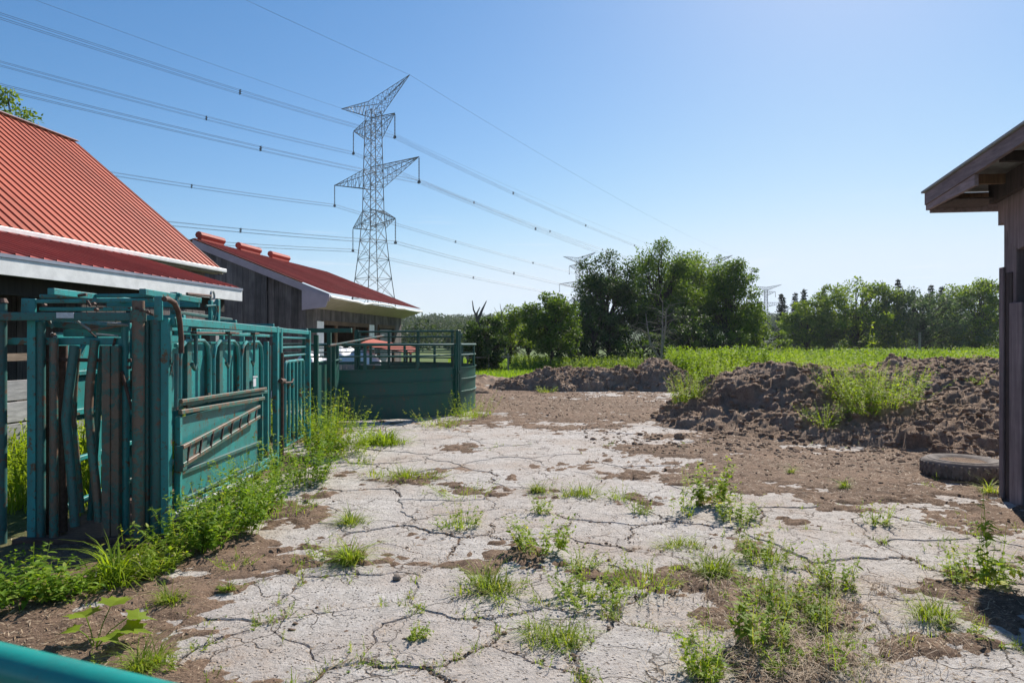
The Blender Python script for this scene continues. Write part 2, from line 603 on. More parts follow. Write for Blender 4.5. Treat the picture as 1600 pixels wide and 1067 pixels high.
def dirt_mask(X, Y):
    X = np.asarray(X, float); Y = np.asarray(Y, float)
    Ys = np.maximum(Y, .8)
    wx = (fbm(X * .9, Y * .9, 4, 3) - .5) * .5
    wy = (fbm(X * .9 + 9, Y * .9, 4, 5) - .5) * .5
    px = 800 + (X + wx * .6) / Ys * F
    py = HY + CZ * F / np.maximum(Y + wy, .8)
    m = np.zeros_like(X)
    for (a, b, rx, ry, w) in PATCH:
        d = ((px - a) / rx) ** 2 + ((py - b) / ry) ** 2
        m = np.maximum(m, w * np.exp(-d * .9))
    m = np.where(Y < 2.4, .55, m)
    n = fbm(X * 1.7, Y * 1.7, 6, 11, .6)
    n2 = fbm(X * 8, Y * 8, 5, 23, .72)
    return m * .92 + .075 + (n - .5) * 1.2 + (n2 - .5) * 1.15      # > .5 is covered


YARD_L = lambda Y: -2.55 - .05 * Y + .12 * np.sin(Y * 1.7)


def yard_edge(X, Y):
    """1 inside the concrete yard, 0 outside"""
    wob = (fbm(X * .6, Y * .6, 4, 31) - .5) * 1.2
    l = sstep(-.5, .4, X - YARD_L(Y) + wob * .5)
    b = sstep(.5, -.8, Y - 24.5 + wob)
    r = sstep(.5, -1.2, X - (9 + wob))
    return l * b * r


def ground_z(X, Y):
    X = np.asarray(X, float); Y = np.asarray(Y, float)
    d = dirt_mask(X, Y)
    ye = yard_edge(X, Y)
    micro = (fbm(X * 6, Y * 6, 5, 41, .6) - .5)
    zin = -.015 + sstep(.40, .72, d) * .036 + micro * (.022 + .03 * sstep(.5, .8, d)) + (fbm(X * .8, Y * .8, 3, 7) - .5) * .012
    zout = .012 + micro * .05 + (fbm(X * .5, Y * .5, 3, 9) - .5) * .06
    z = zin * ye + zout * (1 - ye)
    far = sstep(60, 400, Y)
    return z * (1 - far)


def axis_pts(segs):
    a = []
    for (x0, x1, st) in segs:
        a += list(np.arange(x0, x1, st))
    a.append(segs[-1][1])
    return np.array(a)


gx = np.concatenate([-np.geomspace(2000, 12, 26), np.arange(-11, -5, .12), np.arange(-5, 6.5, .034), np.arange(6.5, 12, .12), np.geomspace(12.5, 2000, 26)])
gy = np.concatenate([np.array([-400, -150, -50, -20, -8, -3]), np.arange(0, 2.2, .2), np.arange(2.2, 8, .026), np.arange(8, 14, .05), np.arange(14, 27, .11), np.geomspace(27.2, 3000, 60)])
GX, GY = np.meshgrid(gx, gy)
GZ = ground_z(GX, GY)
nx_, ny_ = len(gx), len(gy)
idx = np.arange(nx_ * ny_).reshape(ny_, nx_)
quads = np.stack([idx[:-1, :-1], idx[:-1, 1:], idx[1:, 1:], idx[1:, :-1]], -1).reshape(-1, 4)
ye = yard_edge(GX, GY)
gmask = (1 - ye) * np.clip(sstep(23, 26, GY) + sstep(-3.3, -4.2, GX) * .8, 0, 1)
gmask = np.clip(gmask * 1.0, 0, 1)
gme = np_mesh('ground', np.stack([GX, GY, GZ], -1).reshape(-1, 3), quads, M_soil, True, {'grass': gmask.ravel()})
tag(link('ground', gme), kind='structure')


# ------------------------------------------------------------ broken concrete slab pieces (each its own mesh)
def clip_poly(poly, n, d):
    outp = []
    for i in range(len(poly)):
        a, b = poly[i], poly[(i + 1) % len(poly)]
        da, db = a[0] * n[0] + a[1] * n[1] - d, b[0] * n[0] + b[1] * n[1] - d
        if da <= 0: outp.append(a)
        if da * db < 0:
            t = da / (da - db)
            outp.append((a[0] + (b[0] - a[0]) * t, a[1] + (b[1] - a[1]) * t))
    return outp


def jag(a, b, lv=3):
    key = tuple(sorted(((round(a[0], 3), round(a[1], 3)), (round(b[0], 3), round(b[1], 3)))))
    rr = random.Random(hash(key))
    rev = (round(a[0], 3), round(a[1], 3)) != key[0]
    pts = [key[0], key[1]]
    for l in range(lv):
        q = [pts[0]]
        for i in range(len(pts) - 1):
            p0, p1 = pts[i], pts[i + 1]
            dx, dy = p1[0] - p0[0], p1[1] - p0[1]
            k = rr.uniform(-.16, .16)
            q += [((p0[0] + p1[0]) / 2 - dy * k, (p0[1] + p1[1]) / 2 + dx * k), p1]
        pts = q
    return pts[::-1] if rev else pts


seeds = []
tries = 0
while tries < 6000 and len(seeds) < 285:
    tries += 1
    y = 2.0 + 23 * R_.random() ** 1.7
    x = R_.uniform(-3.6, 7.5) if y > 9 else R_.uniform(-3.2, 5.5)
    mind = .42 + .055 * y
    mind *= R_.uniform(.65, 1.25)
    if all((x - a) ** 2 + (y - b) ** 2 > mind * mind for a, b in seeds):
        seeds.append((x, y))
RINGS = []
slab = empty('concrete_slab')
tag(slab, 'cracked pale grey concrete yard broken into irregular pieces with weeds in the joints', 'concrete yard')
slab['kind'] = 'structure'
for i, (sx, sy) in enumerate(seeds):
    if sx < float(YARD_L(np.array(sy))) - .25: continue
    poly = [(sx - 1.9, sy - 1.9), (sx + 1.9, sy - 1.9), (sx + 1.9, sy + 1.9), (sx - 1.9, sy + 1.9)]
    for j, (tx, ty) in enumerate(seeds):
        if i == j or abs(tx - sx) > 4 or abs(ty - sy) > 4: continue
        n = (tx - sx, ty - sy)
        mid_ = ((tx + sx) / 2, (ty + sy) / 2)
        poly = clip_poly(poly, n, mid_[0] * n[0] + mid_[1] * n[1])
        if len(poly) < 3: break
    if len(poly) < 3: continue
    ring = []
    for k in range(len(poly)):
        a, b = poly[k], poly[(k + 1) % len(poly)]
        e = jag(a, b, 4 if sy < 8 else (3 if sy < 13 else 2))
        ring += e[:-1]
    cx = sum(p[0] for p in ring) / len(ring)
    cy = sum(p[1] for p in ring) / len(ring)
    RINGS += [(p[0], p[1]) for p in ring]
    wgap = R_.choice([.0008, .0012, .002, .003, .005, .011])
    tilt = (R_.gauss(0, .004), R_.gauss(0, .004))
    z0 = R_.uniform(-.006, .005)
    V, top, low = [], [], []
    m = len(ring)
    rr2 = []
    for p in ring:
        dx, dy = p[0] - cx, p[1] - cy
        L_ = math.hypot(dx, dy) + 1e-6
        rr2.append((L_, dx / L_, dy / L_))
    def ringat(inset, zz, V=V):
        o = []
        for (L_, ux, uy) in rr2:
            l = max(L_ - inset - wgap, .01)
            o.append(len(V))
            V.append((ux * l, uy * l, zz + z0 + tilt[0] * ux * l + tilt[1] * uy * l))
        return o
    bot = ringat(0, -.07); midr = ringat(0, -.008); topr = ringat(.009, 0.0)
    Fs = []
    for A_, B_ in ((bot, midr), (midr, topr)):
        for k in range(m):
            k2 = (k + 1) % m
            Fs.append((A_[k], A_[k2], B_[k2], B_[k]))
    ci = len(V); V.append((0, 0, z0 + .001))
    for k in range(m):
        Fs.append((topr[k], topr[(k + 1) % m], ci))
    me = bpy.data.meshes.new('slab_piece')
    me.from_pydata(V, [], Fs)
    me.materials.append(M_conc)
    link('slab_piece', me, slab, (cx, cy, 0.0))


# ------------------------------------------------------------ plant kit
def rand_unit(n):
    v = rng.normal(size=(n, 3))
    return v / np.linalg.norm(v, axis=1, keepdims=True)


def norm(v):
    return v / (np.linalg.norm(v, axis=1, keepdims=True) + 1e-9)


def leaves2(P, D, L, W, base=0, up=None):
    """two-triangle folded leaves; P,D (n,3), L,W (n,)"""
    n = len(P)
    D = norm(D)
    if up is None: up = rand_unit(n)
    S = norm(np.cross(D, up))
    Nn = np.cross(S, D)
    L = L[:, None]; W = W[:, None]
    mid = P + D * L * .45
    V = np.stack([P, mid + S * W * .5 + Nn * W * .15, P + D * L, mid - S * W * .5 + Nn * W * .15], 1).reshape(-1, 3)
    b = base + np.arange(n)[:, None] * 4
    Fc = np.concatenate([b + np.array([[0, 1, 2]]), b + np.array([[0, 2, 3]])], 0)
    return V, Fc


def leaves8(P, D, L, W, up, droop, base=0):
    n = len(P)
    D = norm(D)
    S = norm(np.cross(D, up) + 1e-4)
    Nn = np.cross(S, D)
    L = L[:, None]; W = W[:, None]; dr = np.asarray(droop)[:, None]
    m1 = P + D * L * .33
    m2 = P + D * L * .68 - Nn * L * dr * .35
    tp = P + D * L - Nn * L * dr
    V = np.stack([P, m1 + S * W * .5 + Nn * W * .12, m1, m1 - S * W * .5 + Nn * W * .12,
                  m2 + S * W * .36 + Nn * W * .08, m2, m2 - S * W * .36 + Nn * W * .08, tp], 1).reshape(-1, 3)
    b = base + np.arange(n)[:, None] * 8
    T = np.concatenate([b + np.array([t]) for t in ((0, 1, 2), (0, 2, 3), (1, 4, 5), (1, 5, 2), (2, 5, 6), (2, 6, 3), (4, 7, 5), (5, 7, 6))], 0)
    return V, T


def blades(P, H, W, lean, az, base=0, seg=4):
    """grass blades: curved tapering strips"""
    n = len(P)
    out_ = np.stack([np.cos(az), np.sin(az), np.zeros(n)], 1)
    side = np.stack([-np.sin(az), np.cos(az), np.zeros(n)], 1)
    Vs = []
    for k in range(seg + 1):
        t = k / seg
        c = P + out_ * (H * lean * t ** 2)[:, None] + np.array([0, 0, 1.0]) * (H * (t - .45 * lean * t ** 2.5))[:, None]
        w = (W * (1 - t) ** .7 * .5)[:, None] if k < seg else (W * .04)[:, None]
        Vs += [c + side * w, c - side * w]
    V = np.stack(Vs, 1).reshape(-1, 3)
    m = 2 * (seg + 1)
    b = base + np.arange(n)[:, None] * m
    Fc = np.concatenate([b + np.array([[2 * k, 2 * k + 1, 2 * k + 3, 2 * k + 2]]) for k in range(seg)], 0)
    return V, Fc


class Batch:
    def __init__(s): s.V, s.T, s.Q, s.n = [], [], [], 0

    def add(s, V, Fc):
        Fc = Fc + s.n
        (s.T if Fc.shape[1] == 3 else s.Q).append(Fc)
        s.V.append(V)
        s.n += len(V)

    def mesh(s, name, mat):
        Fs = []
        if s.T: Fs.append(np.concatenate(s.T))
        if s.Q: Fs.append(np.concatenate(s.Q))
        return np_mesh(name, np.concatenate(s.V), Fs, mat)


def stem_strips(P0, P1, w, seg=3, bend=.1):
    """thin crossed strips as stems"""
    n = len(P0)
    side = norm(np.cross(P1 - P0, rand_unit(n)))
    bd = norm(np.cross(P1 - P0, side)) * np.linalg.norm(P1 - P0, axis=1, keepdims=True) * bend
    Vs = []
    for k in range(seg + 1):
        t = k / seg
        c = P0 + (P1 - P0) * t + bd * math.sin(PI * t)
        ww = w * (1 - .6 * t)
        Vs += [c + side * ww[:, None] * .5, c - side * ww[:, None] * .5]
    V = np.stack(Vs, 1).reshape(-1, 3)
    m = 2 * (seg + 1)
    b = np.arange(n)[:, None] * m
    Fc = np.concatenate([b + np.array([[2 * k, 2 * k + 1, 2 * k + 3, 2 * k + 2]]) for k in range(seg)], 0)
    return V, Fc


def grass_batch(B, cx, cy, n, h, spread, w=.006, lean=(.2, 1.1), z=0.0):
    r = spread * np.sqrt(rng.random(n))
    a = rng.random(n) * 2 * PI
    P = np.stack([cx + r * np.cos(a), cy + r * np.sin(a), np.full(n, z)], 1)
    az = a + rng.normal(0, .7, n)
    H = h * rng.uniform(.45, 1.1, n)
    B.add(*blades(P, H, w * rng.uniform(.6, 1.3, n), rng.uniform(*lean, n), az))


def leafy_batch(B, cx, cy, nst, h, spread, leaf, z=0.0, per=14, lean=.35, ratio=.42, rich=True):
    a = rng.random(nst) * 2 * PI
    r = spread * .5 * np.sqrt(rng.random(nst))
    P0 = np.stack([cx + r * np.cos(a), cy + r * np.sin(a), np.full(nst, z)], 1)
    H = h * rng.uniform(.5, 1.08, nst)
    ln = spread * .5 * rng.uniform(.1, 1.0, nst)
    P1 = P0 + np.stack([np.cos(a) * ln, np.sin(a) * ln, H], 1) + rng.normal(0, .02, (nst, 3))
    B.add(*stem_strips(P0, P1, np.full(nst, max(.004, leaf * .06)), 3, .05))
    si = np.repeat(np.arange(nst), per)
    t = rng.uniform(.12, 1.0, nst * per)
    P = P0[si] + (P1 - P0)[si] * t[:, None]
    aa = rng.random(len(si)) * 2 * PI
    elv = rng.uniform(-.15, .8, len(si))
    D = np.stack([np.cos(aa) * np.cos(elv), np.sin(aa) * np.cos(elv), np.sin(elv)], 1)
    Ls = leaf * rng.uniform(.55, 1.15, len(si)) * (1.12 - .55 * t)
    up = np.tile(np.array([[0, 0, 1.0]]), (len(si), 1)) + rng.normal(0, .25, (len(si), 3))
    if rich: B.add(*leaves8(P, D, Ls, Ls * ratio, up, rng.uniform(.0, .5, len(si))))
    else: B.add(*leaves2(P, D, Ls, Ls * ratio, up=up))


def plant(name, label, cat, px, py, kind, hpx, wpx, dens=1.0, mat=None, group=None, world=None, hm=None, wm=None, leaf=None):
    p = gnd(px, py) if world is None else Vector(world)
    sc = p.y / F
    h = hm or hpx * sc * 1.08
    w = (wm or wpx * sc * 1.12) / 2
    if hm is None: dens = dens * 1.25
    B = Batch()
    if kind == 'grass':
        for q in range(2 + int(4 * dens)):
            ox, oy = rng.normal(0, w * .42), rng.normal(0, w * .3)
            k = rng.uniform(.45, 1.15) if q else 1.1
            grass_batch(B, ox * (q > 0), oy * (q > 0), int(26 * k), h * 1.1 * k, w * .28, w=max(.006, h * .04), lean=(.5, 1.6))
            grass_batch(B, ox, oy, int(26 * k), h * .5 * k, w * .45, w=max(.006, h * .04), lean=(.8, 2.0))
        leafy_batch(B, w * .3, 0, int(6 * dens) + 1, h * .45, w * 1.3, .028, per=10)
        leafy_batch(B, 0, 0, int(5 * dens) + 1, h * .5, w * 1.6, .03, per=9)
        m = mat or G_grass
    elif kind == 'leafy':
        leafy_batch(B, 0, 0, int(22 * dens) + 2, h, w * 1.8, leaf or max(.03, min(.09, h * .22)), per=15)
        grass_batch(B, 0, 0, int(14 * dens), h * .4, w * .8, w=.006)
        m = mat or G_weed
    elif kind == 'mix':
        leafy_batch(B, 0, 0, int(15 * dens) + 2, h, w * 1.8, leaf or max(.025, min(.06, h * .2)), per=14)
        grass_batch(B, 0, 0, int(60 * dens), h * .7, w * .8, w=.006)
        m = mat or G_weed
    elif kind == 'stalk':
        leafy_batch(B, 0, 0, 3, h, w * .5, leaf or max(.03, h * .13), per=26, ratio=.34)
        leafy_batch(B, 0, 0, int(5 * dens) + 1, h * .45, w * 1.5, leaf or max(.03, h * .13), per=10)
        m = mat or G_weed
    me = B.mesh(name, m)
    z = float(ground_z(np.array(p.x), np.array(p.y))) if world is None else p.z
    o = link(name, me, None, (p.x, p.y, max(z, -.012) if world is None else p.z))
    tag(o, label, cat, group)
    return o


# ------------------------------------------------------------ far hill, forest
hx = np.linspace(-420, 700, 60)
hy = np.concatenate([np.linspace(140, 900, 36)])
HX, HYY = np.meshgrid(hx, hy)


def hill_z(X, Y):
    return sstep(140, 560, Y) * 15 + (fbm(X * .008, Y * .008, 3, 77) - .5) * 8 * sstep(200, 500, Y) - .15


HZ = hill_z(HX, HYY)
ix = np.arange(HX.size).reshape(HX.shape)
tag(link('hill', np_mesh('hill', np.stack([HX, HYY, HZ], -1).reshape(-1, 3),
    np.stack([ix[:-1, :-1], ix[:-1, 1:], ix[1:, 1:], ix[1:, :-1]], -1).reshape(-1, 4), M_hill, True)), kind='structure')
B = Batch()
nt = 760
fy = 95 + 520 * rng.random(nt) ** .8
fx = (rng.uniform(560, 960, nt) - 800) / F * fy
fx[::4] = (rng.uniform(1100, 1640, len(fx[::4])) - 800) / F * (fy[::4] * .5 + 250)
fy[::4] = fy[::4] * .5 + 250
for k in range(nt):
    Hh = rng.uniform(5, 9) * (1.0 if fy[k] > 200 else .62)
    nl = 260 if fy[k] < 300 else 130
    u = rand_unit(nl) * (rng.random((nl, 1)) ** .35)
    bz = float(hill_z(np.array(fx[k]), np.array(fy[k])))
    P = u * np.array([Hh * .42, Hh * .42, Hh * .48]) + np.array([fx[k], fy[k], bz + Hh * .52])
    P += rng.normal(0, .25, P.shape)
    Ls = np.full(nl, .55 if fy[k] < 300 else 1.1) * rng.uniform(.6, 1.3, nl)
    B.add(*leaves2(P, rand_unit(nl) + u * .8, Ls, Ls * .8))
tag(link('far_forest', B.mesh('far_forest', G_far)), 'distant mixed woodland covering the hillside on the horizon', 'forest', kind='stuff')


# ------------------------------------------------------------ trees
def limb(mb, p, q, r0, r1, seg=5, wob=.12, n=6):
    p, q = Vector(p), Vector(q)
    L_ = (q - p).length
    pts, rs = [], []
    for k in range(seg + 1):
        t = k / seg
        o = Vector((R_.gauss(0, 1), R_.gauss(0, 1), R_.gauss(0, .5))) * (wob * L_ * .25 * math.sin(PI * t))
        pts.append(p.lerp(q, t) + o + Vector((0, 0, 1)) * L_ * .08 * math.sin(PI * t))
        rs.append(r0 + (r1 - r0) * t)
    mb.tube(pts, rs, n)
    return pts


def broad_tree(label, px, Y, ytop, wpx, mat=G_t1, leaf=.17, nclump=46, per=300, lobes=None, low=.12, trunk=True, ybase=None, group=None, shape=1.0, name='broadleaf_tree', clr=1.0):
    X = (px - 800) / F * Y
    H = CZ + (HY - ytop) / F * Y
    Wd = wpx / F * Y / 2 * 1.12
    nclump = int(nclump * 1.35)
    per = int(per * .72)
    leaf = leaf * 1.12
    if Y > 80:
        per, nclump = int(per * 1.15), int(nclump * 1.25)
        Wd *= 1.08
    root = empty(name, (X, Y, 0.0))
    tag(root, label, 'tree', group)
    mb = MB()
    tr = max(.09, H * .018)
    top = Vector((R_.gauss(0, .2), R_.gauss(0, .2), H * .8))
    trunk_pts = [Vector((0, 0, -.1)), Vector((R_.gauss(0, .08), 0, H * .2)), Vector((R_.gauss(0, .15), R_.gauss(0, .1), H * .45)), top]
    mb.tube(trunk_pts, [tr * 1.25, tr, tr * .7, tr * .2], 8)
    B = Batch()
    # clump centres fill the crown, uneven
    cs = []
    lo = H * low if low > .03 else -.09 * H
    k = 0
    while len(cs) < nclump and k < 4000:
        k += 1
        u = Vector((R_.uniform(-1, 1), R_.uniform(-1, 1), R_.uniform(-1, 1)))
        if u.length > 1: continue
        if u.length < .45 and R_.random() < .35: continue
        zf = (u.z + 1) / 2
        wz = (math.sin(PI * min(1, zf * .74 + .2)) ** .45) * shape + (1 - shape) * (1 - zf)
        c = Vector((u.x / max(.5, math.sqrt(1 - u.z * u.z)) * Wd * wz * .86, u.y * Wd * .9 * wz, lo + (H - lo) * (.05 + .87 * zf)))
        cr = R_.uniform(.10, .24) * min(Wd * 1.6, H * .5) * clr
        if R_.random() < .28:
            c = Vector((c.x * 1.2, c.y * 1.2, c.z + R_.uniform(-.05, .06) * H)); cr *= .55
        if c.z + cr * .8 > H * 1.02: c.z = H * 1.02 - cr * .8
        cs.append((c, cr))
    for (c, cr) in cs:
        n = int(per * (cr / (Wd * .25)) ** 1.3)
        n = max(60, min(n, int(per * 2.2)))
        u = rand_unit(n)
        rad = rng.random((n, 1)) ** .45
        P = np.array(c) + u * rad * np.array([cr, cr, cr * .72]) * (1 + rng.normal(0, .14, (n, 1)))
        Ls = leaf * rng.uniform(.55, 1.25, n)
        D = u + rand_unit(n) * .9 + np.array([0, 0, -.25])
        upv = u * .5 + rand_unit(n) * .7 + np.array([0, 0, .7])
        B.add(*leaves2(P, D, Ls, Ls * .62, up=upv))
        # limb to the clump
        t = max(.12, min(.95, (c.z / H) * .75))
        j = t * 3
        a = trunk_pts[min(2, int(j))].lerp(trunk_pts[min(3, int(j) + 1)], j - int(j)) if j < 3 else top
        if R_.random() < .75:
            limb(mb, a, c + Vector((0, 0, cr * .2)), tr * .32, tr * .06, 4, .15, 5)
            for q in range(2):
                e = c + Vector((R_.gauss(0, cr * .6), R_.gauss(0, cr * .6), R_.uniform(0, cr * .8)))
                limb(mb, a.lerp(c, .6), e, tr * .12, tr * .03, 3, .1, 4)
    mb.obj('trunk', M_bark, root, smooth=True)
    link('crown', B.mesh('crown', mat), root)
    return root


def spruce(label, px, Y, ytop, wpx, mat=G_spruce, group=None):
    X = (px - 800) / F * Y
    H = CZ + (HY - ytop) / F * Y
    Wd = wpx / F * Y / 2
    root = empty('spruce_tree', (X, Y, 0))
    tag(root, label, 'tree', group)
    MB().tube([(0, 0, -.1), (0, 0, H * .99)], [H * .014, .02], 6).obj('trunk', M_bark, root)
    B = Batch()
    nlev = 22
    for l in range(nlev):
        t = (l + .5) / nlev
        z = H * (.08 + .9 * t)
        rr = Wd * (1 - t) ** .85 + .12
        nb = 7
        for b in range(nb):
            a = R_.random() * 2 * PI
            ln = rr * R_.uniform(.7, 1.15)
            n = 26 if t < .8 else 14
            s = rng.random(n)
            P = np.stack([np.cos(a) * ln * s, np.sin(a) * ln * s, z - ln * .32 * s], 1) + rng.normal(0, .07 + .03 * ln, (n, 3))
            D = np.tile(np.array([[math.cos(a), math.sin(a), -.25]]), (n, 1)) + rng.normal(0, .7, (n, 3))
            Ls = .34 * rng.uniform(.6, 1.2, n)
            B.add(*leaves2(P, D, Ls, Ls * .4))
    link('crown', B.mesh('crown', mat), root)
    return root


def dead_tree(label, px, Y, ytop, pts_main, mat=M_barkpale, twigs=18, r=.07, world_base=0.0, name='bare_tree'):
    X = (px - 800) / F * Y
    root = empty(name, (X, Y, world_base))
    tag(root, label, 'tree')
    mb = MB(); tw = MB()
    for path in pts_main:
        P = [Vector(((a - px) / F * Y, R_.gauss(0, .12), CZ - (b - HY) / F * Y - world_base)) for a, b in path]
        m = len(P)
        mb.tube(P, [r * (1 - .8 * i / (m - 1)) for i in range(m)], 6)
        for k in range(twigs):
            t = R_.uniform(.2, 1)
            j = t * (m - 1)
            i = min(m - 2, int(j))
            a = P[i].lerp(P[i + 1], j - i)
            az = R_.random() * 2 * PI
            ln = R_.uniform(.5, 1.7) * (r / .07)
            e = a + Vector((math.cos(az) * ln, math.sin(az) * ln, R_.uniform(-.15, .7) * ln))
            q = limb(tw, a, e, r * .22, r * .06, 4, .3, 4)
            for s_ in range(3):
                a2 = q[R_.randint(1, 3)]
                limb(tw, a2, a2 + Vector((R_.gauss(0, .35), R_.gauss(0, .35), R_.gauss(.12, .25))) * ln, r * .11, r * .04, 3, .3, 3)
    mb.obj('trunk', mat, root, smooth=True)
    tw.obj('twigs', mat, root)
    return root


broad_tree('tall tree whose dark top shows above the main barn roof ridge', 10, 33, 122, 125, G_t2, .2, 50, 260, name='broadleaf_tree')
broad_tree('round dark bush standing alone beside the low rail fence, just right of the round pen', 757, 36, 488, 72, G_t3, .12, 60, 330, low=.02, name='round_bush')
broad_tree('thin open tree between the round dark bush and the small leafy tree', 797, 43, 466, 62, G_t2, .14, 36, 160, low=.1)
broad_tree('small mid green leafy tree in front of the distant pylon', 862, 40, 444, 88, G_t1, .14, 60, 260, low=.04)
broad_tree('very dark broad tree with its crown just right of the distant pylon', 952, 48, 386, 112, G_t3, .17, 78, 300, low=.05)
broad_tree('tallest tree of the grove, mid green, standing behind the bare grey tree', 1030, 52, 370, 118, G_t1, .17, 86, 280, low=.08)
broad_tree('green tree with a yellowish upper side in the middle of the grove', 1085, 58, 374, 100, G_t2, .18, 62, 240, low=.1)
broad_tree('tall narrow-topped tree at the right end of the grove', 1140, 51, 384, 94, G_t1, .17, 74, 270, low=.05)
broad_tree('dark tree filling the space behind the grove', 1050, 66, 392, 150, G_t3, .22, 70, 260, low=.03)
broad_tree('low dark understorey tree at the foot of the dark broad tree', 925, 45, 470, 120, G_t3, .15, 54, 260, low=.0)
broad_tree('low dark understorey tree at the foot of the middle grove', 1075, 47, 468, 150, G_t3, .15, 60, 270, low=.0)
broad_tree('yellow green understorey tree leaning out of the right end of the grove', 1178, 54, 470, 44, G_t2, .15, 34, 200, low=.0)
broad_tree('small rounded light bush between the grove and the spruces', 1213, 66, 511, 52, G_t2, .15, 30, 200, low=.0, name='round_bush')
broad_tree('light green medium tree left of the large round tree', 1262, 86, 452, 80, G_t2, .28, 60, 280, low=.02)
broad_tree('large round green tree in the middle of the far hedgerow', 1338, 84, 424, 136, G_t2, .28, 100, 300, low=.02)
broad_tree('grey green willow-like tree right of the large round tree', 1440, 82, 441, 140, G_t4, .26, 96, 300, low=.0)
broad_tree('light green tree beside the corner post of the wooden shed', 1530, 84, 426, 110, G_t2, .28, 76, 280, low=.02)
broad_tree('dark leafy tree at the end of the hedgerow, partly behind the wooden shed', 1610, 90, 436, 130, G_t1, .3, 60, 280, low=.02)
broad_tree('low dark tree filling the gap under the spruces', 1290, 98, 480, 150, G_t3, .25, 50, 240, low=.0)
broad_tree('low dark tree between the willow-like tree and the light green tree', 1490, 95, 470, 120, G_t3, .25, 44, 240, low=.0)
broad_tree('low dark tree behind the large round tree', 1390, 100, 472, 140, G_t3, .25, 44, 240, low=.0)
broad_tree('low wide bush at the very foot of the grove behind the bare tree', 1000, 44, 512, 110, G_t1, .14, 40, 220, low=.0, name='round_bush')
broad_tree('low bush under the right half of the grove beside the field', 1120, 46, 508, 120, G_t1, .14, 40, 220, low=.0, name='round_bush')
broad_tree('low bush filling the gap left of the very dark broad tree', 892, 44, 500, 70, G_t3, .14, 36, 220, low=.0, name='round_bush')
broad_tree('low bushy dark tree between the thin open tree and the small leafy tree', 828, 50, 505, 70, G_t3, .14, 34, 220, low=.0)
for lab, px, Y, yt, w in (
        ('slim spruce nearest to the grove, below the farthest pylon', 1187, 105, 470, 34),
        ('dark spruce right of the farthest pylon', 1222, 108, 458, 40),
        ('twin spruce top rising at the left of the light green medium tree', 1243, 112, 456, 36),
        ('spruce with the highest tip just left of the large round tree', 1256, 115, 450, 30),
        ('spruce tip between the light green tree and the large round tree', 1287, 112, 448, 32),
        ('tallest spruce, above the willow-like tree', 1404, 108, 434, 36),
        ('small spruce tip left of the tallest spruce', 1382, 112, 448, 28),
        ('left one of the two close spruce tips above the willow-like tree', 1455, 112, 443, 30),
        ('right one of the two close spruce tips above the willow-like tree', 1472, 114, 446, 28),
        ('short spruce tip over the large round tree\'s right shoulder', 1426, 116, 452, 26)):
    spruce(lab, px, Y, yt, w)
dead_tree('bare pale grey tree with two trunks in front of the dark grove', 1033, 33, 480,
          [[(1033, 566), (1033, 540), (1036, 505), (1035, 470)], [(1031, 560), (1017, 540), (1012, 510), (1010, 490)], [(1034, 545), (1041, 510), (1040, 482)]], twigs=11, r=.065)
dead_tree('dead forked snag poking out above the round dark bush', 745, 42, 468,
          [[(748, 570), (748, 530), (747, 500), (740, 484), (738, 470)], [(747, 500), (753, 485), (760, 470)], [(747, 505), (744, 492), (750, 480)]],
          mat=flat_mat('snag_bark', (.12, .10, .09), .9, 0, .3, 9, .2), twigs=0, r=.13)
dead_tree('thin dead branches reaching left from the thin open tree', 785, 42, 470,
          [[(790, 560), (786, 510), (778, 492), (772, 480)], [(786, 510), (784, 490), (781, 474)]],
          mat=M_barkpale, twigs=3, r=.05)

# ------------------------------------------------------------ pylons
def lattice(mb, A0, A1, B0, B1, r):
    """X bracing on quad"""
    mb.tube([A0, B1], r, 4, False)
    mb.tube([B0, A1], r, 4, False)


PROF = [(0, 3.6), (5, 3.1), (9.4, 2.78), (13, 2.4), (16.5, 2.05), (20, 1.75), (23, 1.55), (25.3, 1.4), (27.6, 1.36), (30, 1.32), (32.8, 1.27), (35.2, 1.22), (37.4, 1.17), (39.4, 1.13), (41.6, 1.08), (43.6, 1.05)]
ATT = {'gr': (11.65, 47.0, 0), 'gl': (-11.65, 47.1, 0), 'ur': (7.1, 41.6, 4.2), 'ul': (-7.1, 41.6, 4.2),
       'mr': (14.4, 32.5, 4.2), 'ml': (-14.4, 32.7, 4.2), 'lr': (7.3, 23.1, 4.2), 'll': (-7.3, 23.1, 4.2)}


